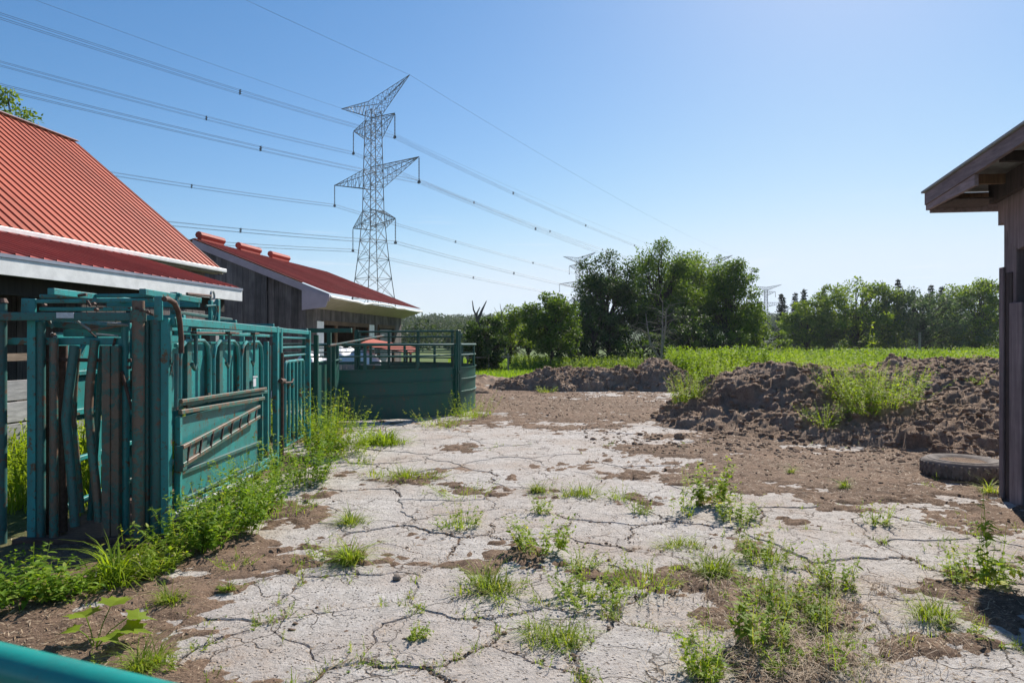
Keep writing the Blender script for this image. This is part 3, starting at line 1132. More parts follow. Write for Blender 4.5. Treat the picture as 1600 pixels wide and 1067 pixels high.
def pylon(name, label, x, y, rz, mat, thick=1.0):
    root = empty(name, (x, y, 0), rz)
    tag(root, label, 'pylon', 'steel lattice pylons of the power line')
    r1, r2 = .085 * thick, .045 * thick
    body = MB(); br = MB()
    sg = ((-1, -1), (1, -1), (1, 1), (-1, 1))
    for a, b in sg:
        body.tube([(a * w, b * w, z) for z, w in PROF], r1, 4)
    body.obj('mast_leg', mat, root)
    for (z0, w0), (z1, w1) in zip(PROF[:-1], PROF[1:]):
        for k in range(4):
            a, b = sg[k], sg[(k + 1) % 4]
            lattice(br, (a[0] * w0, a[1] * w0, z0), (a[0] * w1, a[1] * w1, z1), (b[0] * w0, b[1] * w0, z0), (b[0] * w1, b[1] * w1, z1), r2)
            br.tube([(a[0] * w1, a[1] * w1, z1), (b[0] * w1, b[1] * w1, z1)], r2, 4, False)
    br.obj('bracing', mat, root)

    def arm(xt, zt, ztop, zbot, wtop, wbot, nseg, nm='cross_arm'):
        m = MB()
        s = 1 if xt > 0 else -1
        tip = Vector((xt, 0, zt))
        c = [Vector((s * wtop, -wtop, ztop)), Vector((s * wtop, wtop, ztop)), Vector((s * wbot, -wbot, zbot)), Vector((s * wbot, wbot, zbot))]
        for q in c: m.tube([q, tip], r2 * 1.35, 4)
        prev = None
        for k in range(nseg + 1):
            t = k / (nseg + .6)
            P = [q.lerp(tip, t) for q in c]
            m.tube([P[0], P[1]], r2 * .8, 3, False); m.tube([P[2], P[3]], r2 * .8, 3, False)
            m.tube([P[0], P[2]], r2 * .8, 3, False); m.tube([P[1], P[3]], r2 * .8, 3, False)
            if prev:
                m.tube([prev[0], P[2]], r2 * .8, 3, False); m.tube([prev[1], P[3]], r2 * .8, 3, False)
                m.tube([prev[0], P[1]], r2 * .8, 3, False); m.tube([prev[2], P[3]], r2 * .8, 3, False)
            prev = P
        m.obj(nm, mat, root)

    for s in (1, -1):
        arm(s * 7.1, 41.6, 42.0, 38.6, 1.08, 1.15, 4)
        arm(s * 14.4, 32.5, 33.0, 29.6, 1.27, 1.33, 7)
        arm(s * 7.3, 23.1, 25.4, 22.2, 1.4, 1.6, 4)
        m = MB()
        tip = Vector((s * 11.65, 0, 47.0))
        c = [Vector((0, -1.05, 45.2)), Vector((0, 1.05, 45.2)), Vector((s * 1.05, -1.05, 42.8)), Vector((s * 1.05, 1.05, 42.8))]
        for q in c: m.tube([q, tip], r2 * 1.35, 4)
        prev = None
        for k in range(8):
            P = [q.lerp(tip, k / 8.3) for q in c]
            for a, b in ((0, 1), (2, 3), (0, 2), (1, 3)): m.tube([P[a], P[b]], r2 * .8, 3, False)
            if prev:
                m.tube([prev[2], P[0]], r2 * .8, 3, False); m.tube([prev[3], P[1]], r2 * .8, 3, False)
                m.tube([prev[2], P[3]], r2 * .8, 3, False)
            prev = P
        m.obj('earth_wire_peak', mat, root)
    for k in ('ur', 'ul', 'mr', 'ml', 'lr', 'll'):
        a, h, L_ = ATT[k]
        m = MB()
        pts, rs = [], []
        for i in range(15):
            z = h - .3 - i * (L_ - .6) / 14
            m.tube([(a, 0, z), (a, 0, z - .1)], [.16 * thick, .11 * thick], 6)
        m.tube([(a, 0, h), (a, 0, h - L_)], .04 * thick, 4)
        m.box((a, 0, h - L_ - .05), (.5, .3, .35))
        m.obj('insulator_string', M_ins, root)
    return root


RZ1 = math.atan2(-.73, .68)
P1 = (-25.4, 125.0)
p0 = (-156.6, -115.0, 3.17, 7.03, -1.112)
pn = (108.7, 369.4, .226, 3.14, -.826)
pylon('power_pylon', 'tall near steel lattice pylon rising behind the red roofed barn', P1[0], P1[1], RZ1, M_lattice)
pylon('power_pylon', 'lattice pylon mostly hidden by the tallest trees of the grove', pn[0], pn[1], pn[4], M_latfar, 1.5)
pylon('power_pylon', 'small distant lattice pylon just left of the dark grove', 35.1, 357, -.85, M_latfar, 1.5)
pylon('power_pylon', 'smallest and farthest lattice pylon, above the spruces', 205.4, 552, -.45, M_latfar, 2.0)

C1 = np.array(P1); U1 = np.array([.68, -.73]); U1 /= np.linalg.norm(U1)


def span(k, p, n):
    x, y, dh, sag, th = p
    a, h, ins = ATT[k]; h = h - ins
    A = np.array([*(C1 + a * U1), h])
    v = np.array([math.cos(th), math.sin(th)])
    Bp = np.array([x + a * v[0], y + a * v[1], h + dh])
    s = sag * (.8 if k[0] == 'g' else 1)
    t = np.linspace(0, 1, n)[:, None]
    P = A + (Bp - A) * t
    P[:, 2:] -= 4 * s * t * (1 - t)
    return P


WL = {'gr': 'thin single earth wire running from the highest right peak of the near pylon',
      'gl': 'thin single earth wire running from the left peak of the near pylon',
      'ur': 'bundle of four cables hung from the near pylon\'s upper right arm',
      'ul': 'bundle of four cables hung from the near pylon\'s upper left arm',
      'mr': 'bundle of four cables hung from the near pylon\'s long middle right arm',
      'ml': 'bundle of four cables hung from the near pylon\'s long middle left arm',
      'lr': 'bundle of four cables hung from the near pylon\'s lower right arm',
      'll': 'bundle of four cables hung from the near pylon\'s lower left arm'}
for k in ATT:
    root = empty('power_cable', (P1[0] + ATT[k][0] * U1[0], P1[1] + ATT[k][0] * U1[1], ATT[k][1] - ATT[k][2]))
    tag(root, WL[k], 'power cable', 'cables of the power line')
    org = Vector(root.location)
    A = span(k, p0, 60)[:52][::-1]
    Bq = span(k, pn, 46)
    full = np.concatenate([A[:-1], Bq])
    g = k[0] == 'g'
    offs = [(0, 0)] if g else [(-.23, -.23), (.23, -.23), (.23, .23), (-.23, .23)]
    for (ou, oz) in offs:
        pts = [Vector((p[0] + ou * U1[0], p[1] + ou * U1[1], p[2] + oz)) - org for p in full]
        # thicker with distance only as the real bundle sub-lines merge is not modelled
        MB().tube(pts, .021 if not g else .02, 3).obj('conductor', M_cable, root)
    if not g:
        for i in list(range(len(full) // 2 % 7 + 3, len(full), 7)):
            c = Vector(full[i]) - org
            m = MB()
            m.box(c, (.62, .12, .12), rz=RZ1).box(c + Vector((0, 0, .24)), (.5, .1, .1), rz=RZ1).box(c - Vector((0, 0, .24)), (.5, .1, .1), rz=RZ1).box(c, (.12, .1, .6), rz=RZ1)
            m.obj('spacer', M_ins, root)

# ------------------------------------------------------------ barns (direction e along, n towards the yard)
E_ = Vector((.131, .9914, 0))
N_ = Vector((.9914, -.131, 0))
RZB = -math.atan2(.131, .9914)


def rib_sheet(name, W, L_, mat, pitch=.2, rib=.022, th=.004, ribw=.018):
    """sheet in local xy: x across (W), y up the slope (L_)"""
    V, Fs = [], []
    xs = []
    x = 0.0
    nr = max(1, round(W / pitch))
    pr = [(0, 0)]
    for k in range(nr):
        c = (k + .5) * W / nr
        pr += [(c - ribw, 0), (c - ribw * .45, rib), (c + ribw * .45, rib), (c + ribw, 0)]
    pr += [(W, 0)]
    b = len(pr)
    for (x, z) in pr: V.append((x, 0, z))
    for (x, z) in pr: V.append((x, L_, z))
    for (x, z) in pr: V.append((x, 0, z - th))
    for (x, z) in pr: V.append((x, L_, z - th))
    for i in range(b - 1):
        Fs.append((i, i + 1, b + i + 1, b + i))
        Fs.append((2 * b + i, 3 * b + i, 3 * b + i + 1, 2 * b + i + 1))
        Fs.append((i, 2 * b + i, 2 * b + i + 1, i + 1))
    me = bpy.data.meshes.new(name)
    me.from_pydata(V, [], Fs)
    me.materials.append(mat)
    return me


def roof_sheets(parent, start, along, upslope, total, L_, mat, W=.8, pitch=.2, name='roof_sheet', rib=.022, ribw=.018):
    """start: world/eave start point, lays sheets side by side; coordinates local to the parent (unrotated)"""
    along = along.normalized(); upslope = upslope.normalized()
    nz_ = along.cross(upslope).normalized()
    if nz_.z < 0:
        nz_ = -nz_
        flip = True
    from mathutils import Matrix
    n = max(1, round(total / W))
    W = total / n
    me = rib_sheet(name, W - .002, L_, mat, pitch, rib, ribw=ribw)
    a = along
    if a.cross(upslope).z < 0:
        start = start + along * total
        a = -along
    for k in range(n):
        o = link(name, me, parent)
        m = Matrix((a, upslope, a.cross(upslope))).transposed().to_4x4()
        m.translation = start + a * (W * k) + a.cross(upslope) * (.0015 * (k % 2))
        o.matrix_local = m
    return n


# --- main barn
EA = Vector((-6.96, 16.3, 3.30))              # far end of the main eave
barn = empty('main_barn', (EA.x, EA.y, 0))
tag(barn, 'large old barn with a steep bright red ribbed metal roof', 'barn')
o0 = Vector((EA.x, EA.y, 0))
LM = 15.5
up = (-N_ * 3.81 + Vector((0, 0, 3.15)))
roof_sheets(barn, EA - o0 - E_ * LM, E_, up, LM, up.length, M_redorange, .82, .205)
up2 = (N_ * 3.81 * -1 + Vector((0, 0, -3.15)))
rid = EA - o0 + up
roof_sheets(barn, rid - E_ * LM, E_, up2, LM, up.length, M_redorange, .82, .205)
MB().beam(rid + Vector((0, 0, .03)) - E_ * LM, rid + Vector((0, 0, .03)) + E_ * .03, .16, .02).obj('ridge_cap', M_mauve, barn)
# rake trim at the far end, eave gutter
MB().beam(EA - o0 + E_ * .02 - Vector((0, 0, .1)), rid + E_ * .02 - Vector((0, 0, .1)), .03, .16, up=up.cross(E_)).obj('rake_board', M_shedd, barn)
m = MB()
m.beam(EA - o0 + N_ * .06 - Vector((0, 0, .06)) - E_ * LM, EA - o0 + N_ * .06 - Vector((0, 0, .06)) + E_ * .1, .10, .09)
m.obj('gutter', M_white, barn, bevel=.015)
MB().beam(EA - o0 - N_ * .12 - Vector((0, 0, .13)) - E_ * LM, EA - o0 - N_ * .12 - Vector((0, 0, .13)) + E_ * .1, .26, .02).obj('soffit', M_cream, barn)
# walls
wl0 = EA - o0 - N_ * .3
m = MB()
nb = int(15 / .25)
wb = MB().box((0, 0, 0), (.03, .235, 3.2)).mesh('wall_board', M_barn)
for k in range(nb):
    p = wl0 - E_ * (.3 + k * .25)
    link('wall_board', wb, barn, (p.x, p.y, 1.6), (0, 0, RZB))
ge = MB()
cpt = [wl0 - E_ * .2 + Vector((0, 0, -3.3)), wl0 - N_ * 7.0 - E_ * .2 + Vector((0, 0, -3.3)), wl0 - N_ * 7.0 - E_ * .2 + Vector((0, 0, -.1)), wl0 - N_ * 3.51 - E_ * .2 + Vector((0, 0, 2.95)), wl0 - E_ * .2 + Vector((0, 0, -.1))]
ge.poly(cpt, .05, E_)
ge.obj('gable_wall', M_barn, barn)
MB().poly([c - E_ * 15 for c in cpt], .05, E_).obj('gable_wall', M_barn, barn)
MB().beam(wl0 - N_ * 7.0 - E_ * .2 + Vector((0, 0, -1.7)), wl0 - N_ * 7.0 - E_ * 15.2 + Vector((0, 0, -1.7)), .04, 3.2).obj('back_wall', M_barn, barn)

# --- lean-to with white fascia
LA = Vector((-5.2, 13.03, 2.56))
lean = empty('lean_to', (LA.x, LA.y, 0))
tag(lean, 'low lean-to shed with dark red roof and white fascia along the barn', 'shed')
o1 = Vector((LA.x, LA.y, 0))
LL = 11.5
ul_ = (-N_ * 2.1 + Vector((0, 0, .62)))
roof_sheets(lean, LA - o1 - E_ * LL + Vector((0, 0, .01)), E_, ul_, LL, ul_.length, M_red, .8, .2)
MB().beam(LA - o1 - E_ * LL + N_ * .03 - Vector((0, 0, .145)), LA - o1 + E_ * .02 + N_ * .03 - Vector((0, 0, .145)), .03, .20).obj('fascia_board', M_white, lean, bevel=.004)
MB().beam(LA - o1 - E_ * LL + N_ * .035 - Vector((0, 0, .022)), LA - o1 + E_ * .02 + N_ * .035 - Vector((0, 0, .022)), .05, .042).obj('drip_edge', M_greytrim, lean)
MB().beam(LA - o1 - E_ * LL - N_ * .14 - Vector((0, 0, .20)), LA - o1 + E_ * .0 - N_ * .14 - Vector((0, 0, .20)), .30, .02).obj('soffit', M_cream, lean)
# gable triangle of the far end
gt = LA - o1 - E_ * .03
MB().poly([gt - Vector((0, 0, .2)) - N_ * .02, gt + Vector((0, 0, -.01)) - N_ * .02, gt + ul_ - Vector((0, 0, .03)), gt + ul_ - Vector((0, 0, .25))], .03, E_).obj('rake_board', M_shedd, lean)
# header beam and posts
wz = LA - o1 - N_ * .3
MB().beam(wz - E_ * LL - Vector((0, 0, .33)), wz - E_ * .1 - Vector((0, 0, .33)), .1, .24).obj('header_beam', M_darkwood, lean)
pm = MB().box((0, 0, 0), (.12, .12, 2.1)).mesh('post', M_plank)
for s in (.35,):
    p = wz - E_ * s
    link('post', pm, lean, (p.x, p.y, 1.05), (0, 0, RZB))
pm2 = MB().box((0, 0, 0), (.12, .12, 2.1)).mesh('post', M_barn)
for s in (2.6,):
    p = wz - E_ * s
    link('post', pm2, lean, (p.x, p.y, 1.05), (0, 0, RZB))
wbm = MB().box((0, 0, 0), (.03, .19, 2.1)).mesh('wall_board', wood_mat('blue_painted_wood', (.05, .06, .09), (.17, .19, .25)))
for k in range(32):
    p = wz - E_ * (5.15 + k * .2)
    link('wall_board', wbm, lean, (p.x, p.y, 1.05), (0, 0, RZB))
MB().beam(wz - E_ * .12 - N_ * .05 + Vector((0, 0, -1.6)), wz - E_ * .12 - N_ * 1.75 + Vector((0, 0, -1.6)), .03, 2.0).obj('end_wall', M_barn, lean)
MB().beam(wz - E_ * LL - N_ * .05 + Vector((0, 0, -1.3)), wz - E_ * LL - N_ * 1.75 + Vector((0, 0, -1.3)), .03, 2.4).obj('end_wall', M_barn, lean)
MB().poly([wz - N_ * .02 + Vector((0, 0, -.24)) - E_ * .1, wz - N_ * 1.7 + Vector((0, 0, .22)) - E_ * .1, wz - N_ * 1.7 + Vector((0, 0, .22)) - E_ * LL, wz - N_ * .02 + Vector((0, 0, -.24)) - E_ * LL], .02, ul_.cross(E_)).obj('roof_lining', M_darkwood, lean)

# board fence standing in the lean-to opening
fen = empty('board_fence', (LA.x, LA.y, 0))
tag(fen, 'low whitewashed board fence closing the front of the lean-to', 'fence')
for z, h in ((.18, .24), (.44, .24), (.70, .24), (.96, .24)):
    p, q = wz - E_ * 5.3 + N_ * .12, wz - E_ * .6 + N_ * .12
    MB().beam(Vector((p.x, p.y, z)), Vector((q.x, q.y, z + R_.uniform(-.01, .01))), .035, h).obj('plank', M_plank, fen, bevel=.004)
for s in (5.2, 2.9, .75):
    p = wz - E_ * s + N_ * .05
    MB().box((p.x, p.y, .7), (.09, .09, 1.4), RZB).obj('post', M_plank, fen)
p, q = wz - E_ * 5.25 + N_ * .1, wz - E_ * .6 + N_ * .1
MB().beam(Vector((p.x, p.y, 1.36)), Vector((q.x, q.y, 1.36)), .04, .09).obj('rail', M_tan, fen)

# --- second barn
B2 = Vector((-5.5, 20.6, 3.0))
EL = 10.4
b2 = empty('side_barn', (B2.x, B2.y, 0))
tag(b2, 'dark weathered board barn with a low dark red roof and three roof vents', 'barn')
o2 = Vector((B2.x, B2.y, 0))
u2 = (-N_ * 4.43 + Vector((0, 0, 1.73)))
roof_sheets(b2, B2 - o2 + Vector((0, 0, .02)), E_, u2, EL, u2.length, M_red, .8, .2)
r2 = B2 - o2 + u2
roof_sheets(b2, r2 + Vector((0, 0, .02)), E_, (-N_ * 4.43 - Vector((0, 0, 1.73))), EL, u2.length, M_red, .8, .2)
dn = u2.cross(E_).normalized()
if dn.z < 0: dn = -dn
# near rake fascia: broad faded strip, under it box end
fp = -E_ * .03
MB().poly([B2 - o2 + fp - Vector((0, 0, .02)), r2 + fp - Vector((0, 0, .02)), r2 + fp - Vector((0, 0, .24)), B2 - o2 + fp - Vector((0, 0, .24)) - N_ * .0], .03, E_).obj('rake_fascia', M_mauve, b2)
MB().poly([B2 - o2 + fp * 2.2 - Vector((0, 0, .10)), B2 - o2 + fp * 2.2 - N_ * .85 + Vector((0, 0, .20)), B2 - o2 + fp * 2.2 - N_ * .85 - Vector((0, 0, .50)), B2 - o2 + fp * 2.2 - N_ * .1 - Vector((0, 0, .42))], .03, E_).obj('eave_box_end', M_mauve, b2)
# eave: buckled white gutter and cream soffit
g = MB()
pts = []
for k in range(15):
    t = k / 14
    pts.append(B2 - o2 + E_ * EL * t + N_ * (.05 + R_.gauss(0, .012)) - Vector((0, 0, .10 + .03 * math.sin(t * 9) + (.05 if k in (4, 9) else 0))))
g.tube(pts, .036, 6)
g.tube([pts[-1], pts[-1] + Vector((.02, 0, -.1)), pts[-1] + Vector((-.02, .05, -.22))], .04, 6)
g.obj('gutter', M_white, b2)
MB().poly([B2 - o2 - Vector((0, 0, .14)), B2 - o2 + E_ * EL - Vector((0, 0, .14)), B2 - o2 + E_ * EL - N_ * .82 - Vector((0, 0, .40)), B2 - o2 - N_ * .82 - Vector((0, 0, .40))], .02, (0, 0, 1)).obj('soffit', M_cream, b2)
# gable wall of separate vertical boards (near end)
wc = Vector((-6.3, 20.85, 0)) - o2
bw = .19
k = 0
x = 0.0
while x < 8.0:
    w = R_.uniform(.15, .24)
    dd = x + w / 2
    zt = 2.62 + min(dd, 8.86 - 1.6 - dd if dd > 3.63 else dd) * .39 + .2
    zt = 3.24 + (dd if dd < 3.63 else 7.26 - dd) * .39
    if zt > 0.6:
        c = wc - N_ * dd - E_ * (R_.uniform(0, .012) + (.0 if dd < 1.25 else .10))
        c.z = zt / 2
        mt = M_barn if dd < 1.25 else M_barnl
        link('wall_board', MB().box((0, 0, 0), (w - .008, .025, zt)).mesh('wall_board', mt), b2, c, (0, 0, RZB))
    x += w
MB().poly([wc - N_ * .05 + E_ * .05, wc - N_ * 7.2 + E_ * .05, wc - N_ * 7.2 + E_ * .05 + Vector((0, 0, 3.2)), wc - N_ * 3.63 + E_ * .05 + Vector((0, 0, 4.58)), wc - N_ * .05 + E_ * .05 + Vector((0, 0, 3.2))], .03, E_).obj('dark_gap_backing', M_darkwood, b2)  # added dark panel so gaps between the boards show no bright sky
MB().box(wc - N_ * 1.27 - E_ * .05 + Vector((0, 0, 1.55)), (.05, .16, 3.1), RZB).obj('corner_trim', M_barnl, b2)
# side wall boards with openings: distances along e from the corner
openings = [(1.15, 5.6), (6.7, 8.9)]
x = 0.0
while x < 9.8:
    w = R_.uniform(.16, .24)
    inside = any(a < x + w / 2 < b for a, b in openings)
    z0, z1 = (2.18, 2.72) if inside else (0, 2.72)
    c = wc + E_ * (x + w / 2) + N_ * R_.uniform(0, .01)
    c.z = (z0 + z1) / 2
    link('wall_board', MB().box((0, 0, 0), (.025, w - .008, z1 - z0)).mesh('wall_board', M_barn), b2, c, (0, 0, RZB))
    x += w
for a, b in openings:
    MB().beam(wc + E_ * a + N_ * .03 + Vector((0, 0, 2.16)), wc + E_ * b + N_ * .03 + Vector((0, 0, 2.16)), .06, .14).obj('lintel', M_brown, b2)
for s in (2.4, 4.1, 5.6, 6.7, 8.9):
    MB().box(wc + E_ * s + Vector((0, 0, 1.05)), (.07, .09, 2.1), RZB).obj('stud', M_brown, b2)
for s, w in ((.85, .5), (5.75, .55)):
    MB().box(wc + E_ * (s + .1) + N_ * .06 + Vector((0, 0, 1.22)), (.03, w, 1.95), RZB).obj('white_panel', M_white, b2, bevel=.004)
MB().box(wc + E_ * 7.9 - N_ * .04 + Vector((0, 0, 1.05)), (.03, 1.5, 2.0), RZB).obj('door', M_plank, b2)
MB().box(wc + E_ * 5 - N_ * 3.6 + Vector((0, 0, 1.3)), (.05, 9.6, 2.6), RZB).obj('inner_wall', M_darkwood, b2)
MB().box(wc + E_ * 9.85 - N_ * 3.6 + Vector((0, 0, 1.3)), (7.2, .05, 2.6), RZB).obj('end_wall', M_barn, b2)
for k, (pa, pb) in enumerate(((310, 348), (372, 405), (422, 450))):
    # ridge distance for each pixel
    def sd(px):
        q = (px - 800) / F
        return ((B2 + u2).x - q * (B2 + u2).y) / (q * E_.y - E_.x)
    s0, s1 = sd(pa), sd(pb)
    root = empty('roof_vent', (r2 + o2 + E_ * s0))
    tag(root, ('red barrel roof vent at the ridge nearest to the big roof', 'middle red barrel roof vent on the side barn ridge',
               'red barrel roof vent farthest along the side barn ridge')[k], 'roof vent', 'roof vents on the side barn')
    L_ = s1 - s0
    MB().tube([Vector((0, 0, .17)), E_ * L_ + Vector((0, 0, .17))], .115, 8).obj('barrel', M_red, root)
    MB().beam(Vector((0, 0, .04)) + E_ * .05, E_ * (L_ - .05) + Vector((0, 0, .04)), .14, .14).obj('neck', M_red, root)

# ------------------------------------------------------------ squeeze chute
CO = Vector((-2.66, 5.30, 0))
CA = Vector((-.077, .997, 0)).normalized()
CN = Vector((CA.y, -CA.x, 0))
CRZ = math.atan2(-CA.x, CA.y)


def S(px, py, off=0.0):
    """side plane (local x = off) -> local point"""
    q = (px - 800) / F
    P0 = CO + CN * off
    s = (P0.x - q * P0.y) / (q * CA.y - CA.x)
    Y = P0.y + s * CA.y
    return Vector((off, s, CZ - (py - HY) / F * Y))


def Fr(px, py, s=0.0):
    """front plane (local y = s) -> local point"""
    q = (px - 800) / F
    P0 = CO + CA * s
    w = (P0.x - q * P0.y) / (q * CN.y - CN.x)
    Y = P0.y + w * CN.y
    return Vector((w, s, CZ - (py - HY) / F * Y))


ch = empty('squeeze_chute', CO, CRZ)
tag(ch, 'teal steel cattle squeeze chute with a vertical bar head gate facing the yard entrance', 'cattle chute')


def P_(name, mb, mat=M_tealworn, bevel=.004, smooth=False, lab=None):
    o = mb.obj(name, mat, ch, bevel=bevel, smooth=smooth)
    if lab: o['label'] = lab
    return o


def pipe(name, pts, r, mat=M_tealworn, n=12, lab=None):
    return P_(name, MB().tube(pts, r, n), mat, 0, True, lab)


def vpipe(px, yt, yb, r, s, mat, name='upright_pipe', box=False, zb=None):
    a, b = Fr(px, yt, s), Fr(px, yb, s)
    b.x = a.x
    if zb is not None: b.z = zb
    if box:
        return P_(name, MB().box((a + b) / 2, (r * 2, r * 2, a.z - b.z)), mat)
    return pipe(name, [b, a], r, mat)


# uprights of the head gate end
vpipe(2, 474, 838, .036, -.02, M_tealworn, zb=.0)
P_('pipe_cap', MB().tube([Fr(2, 473, -.02), Fr(2, 466, -.02)], [.045, .03], 12), M_rust, 0)
vpipe(52, 500, 830, .031, .03, M_teal, box=True, name='corner_post', zb=.02)
vpipe(64, 503, 825, .030, .02, M_tealworn, zb=.04)
vpipe(74, 530, 815, .016, .12, M_rust, zb=.04)  # thin dark pipe stands in for the dim recess between the uprights
vpipe(84, 528, 826, .030, -.01, M_tealrub, zb=.04)
vpipe(98, 540, 812, .034, .20, M_rust, zb=.04)
for nm, pts, r, s, mt in (
        ('neck_bar', [(116, 540), (107, 615), (103, 655), (108, 705), (114, 775), (117, 822)], .033, .0, M_tealworn),
        ('neck_bar', [(148, 532), (140, 600), (138, 640), (143, 700), (150, 760), (155, 815)], .031, .02, M_tealrub),
        ('neck_bar', [(122, 545), (117, 600), (115, 660), (121, 720), (128, 800)], .02, .12, M_tealrub),
        ('neck_bar', [(160, 540), (156, 600), (152, 660), (146, 740), (140, 812)], .022, .16, M_tealworn)):
    pipe(nm, [Fr(a, b, s) for a, b in pts], r, mt)
vpipe(168, 540, 820, .031, .0, M_tealrub, zb=.04, box=True, name='gate_bar')
vpipe(182, 540, 816, .030, .01, M_tealrub, zb=.04, box=True, name='gate_bar')
vpipe(196, 500, 815, .030, .06, M_teal, zb=.04)
vpipe(216, 470, 850, .044, -.08, M_tealrub, zb=.0, name='hinge_post')
vpipe(229, 500, 842, .026, .0, M_tealworn, zb=.0)
vpipe(243, 500, 846, .042, .0, M_tealworn, zb=.0, name='hinge_post')
# square front corner post (right)
MBp = MB().box((0 - .035, .03, .865), (.06, .075, 1.73))
P_('corner_post', MBp, M_teal)
MBx = MB()
for (a, b) in (((266, 562), (271, 588)), ((271, 564), (266, 586))):
    MBx.beam(S(*a, .001), S(*b, .001), .004, .008)
P_('black_cross_mark', MBx, M_black, 0)
# horizontals across the front
def hbar(pa, pb, s, w, h, mat, name='cross_beam', bevel=.004):
    a, b = Fr(*pa, s), Fr(*pb, s)
    return P_(name, MB().beam(a, b, w, h), mat, bevel)
hbar((-60, 494), (212, 495), -.06, .06, .062, M_tealworn)
hbar((88, 492.5), (115, 492.8), -.095, .006, .042, M_label, 'label_plate', 0)
hbar((-60, 533), (200, 533.5), .06, .05, .055, M_teal)
hbar((40, 471), (242, 469), .10, .05, .03, M_teal)
hbar((63, 483), (206, 483), .16, .04, .03, M_teal)
hbar((63, 463), (283, 461), .55, .04, .03, M_teal)
hbar((34, 477), (56, 478), .08, .03, .11, M_teal, 'corner_plate')
hbar((241, 482), (254, 482), -.02, .02, .19, M_teal, 'corner_plate')
hbar((60, 562), (205, 563), .05, .02, .028, M_rust, 'locking_bar')
hbar((66, 505), (190, 515), .12, .03, .05, M_tealworn, 'latch_slide')
hbar((100, 520), (200, 520), .18, .03, .06, M_teal, 'latch_slide')
for a, b, r, mt in (((118, 500), (142, 517), .009, M_steel), ((138, 517), (200, 507), .008, M_tealrub), ((150, 522), (184, 525), .007, M_steel),
                    ((80, 521), (88, 527), .012, M_steel), ((122, 462), (135, 460), .012, M_rust), ((136, 470), (141, 478), .012, M_rust),
                    ((168, 506), (200, 508), .012, M_steel), ((222, 486), (240, 492), .010, M_rust), ((190, 580), (206, 640), .012, M_rust),
                    ((75, 498), (82, 512), .014, M_tealrub), ((126, 505), (150, 527), .006, M_rust), ((180, 528), (172, 560), .010, M_rust)):
    pipe('latch_rod', [Fr(*a, .02), Fr(*b, .02)], r, mt, 8)
for (px, py) in ((217, 492), (216, 482), (222, 485), (233, 488), (148, 475), (152, 484), (71, 477), (85, 523), (203, 574)):
    c = Fr(px, py, -.10)
    P_('bolt', MB().tube([c, c + Vector((0, -.03, 0))], .014, 6), M_rust, 0)
pipe('hinge_collar', [Fr(216, 502, -.08), Fr(216, 485, -.08)], .056, M_tealrub)
# base
P_('base_sill', MB().beam(Vector((-1.12, -.02, .03)), Vector((.0, -.02, .03)), .10, .05), M_rust)
P_('base_plate', MB().box((-.55, 1.4, .015), (1.0, 2.8, .02)), M_rust, 0)
P_('foot_plate', MB().poly([Vector((-.25, -.28, .04)), Vector((.02, -.20, .04)), Vector((.02, .05, .02)), Vector((-.3, .0, .02))], .012, (0, 0, 1)), M_rust, 0)

# right side: frame
def sbar(pa, pb, off, w, h, mat=M_teal, name='side_rail', bevel=.004):
    return P_(name, MB().beam(S(*pa, off), S(*pb, off), w, h), mat, bevel)
sbar((268, 502), (437, 516), .0, .05, .065, M_teal, 'top_beam')
sbar((275, 520), (425, 524), -.03, .04, .03, M_teal, 'side_rail')
rp_ = S(431, 520, .0)
P_('corner_post', MB().box((0, rp_.y, .865), (.06, .085, 1.73)), M_teal)
p2_ = S(416, 520, -.01)
P_('corner_post', MB().box((-.01, p2_.y, .80), (.05, .06, 1.5)), M_teal)
sbar((274, 540), (283, 537), .0, .03, .03)
# ribbed sheet behind the drop bars
s0, s1 = S(277, 600).y, S(411, 600).y
zz0, zz1 = 1.02, 1.52
P_('upper_sheet', MB().box((-.055, (s0 + s1) / 2, 1.27), (.012, s1 - s0, .56)), M_teal, .002)
for (xa, xb) in ((296, 303), (346, 351), (387, 392), (328, 333), (374, 377)):
    ya_, yb_ = S(xa, 580).y, S(xb, 580).y
    P_('sheet_rib', MB().box((-.035, (ya_ + yb_) / 2, 1.27), (.035, yb_ - ya_, .55)), M_tealworn, .004)
# rounded drop bars (hairpin frames)
for (xa, xb, yt, yb) in ((281, 327, 532, 623), (334, 373, 533, 616), (377, 410, 534, 611)):
    A_ = S(xa, yt, .02); B_ = S(xb, yt, .02)
    zb = S(xa, yb, .02).z
    zt = min(A_.z, B_.z) - .0
    r = (B_.y - A_.y) * .22
    pts = [Vector((.02, A_.y, zb)), Vector((.02, A_.y, zt - r)), Vector((.02, A_.y + r * .3, zt - r * .3)), Vector((.02, A_.y + r, zt)),
           Vector((.02, B_.y - r, zt)), Vector((.02, B_.y - r * .3, zt - r * .3)), Vector((.02, B_.y, zt - r)), Vector((.02, B_.y, zb))]
    pipe('drop_bar', pts, .017, M_teal, 8)
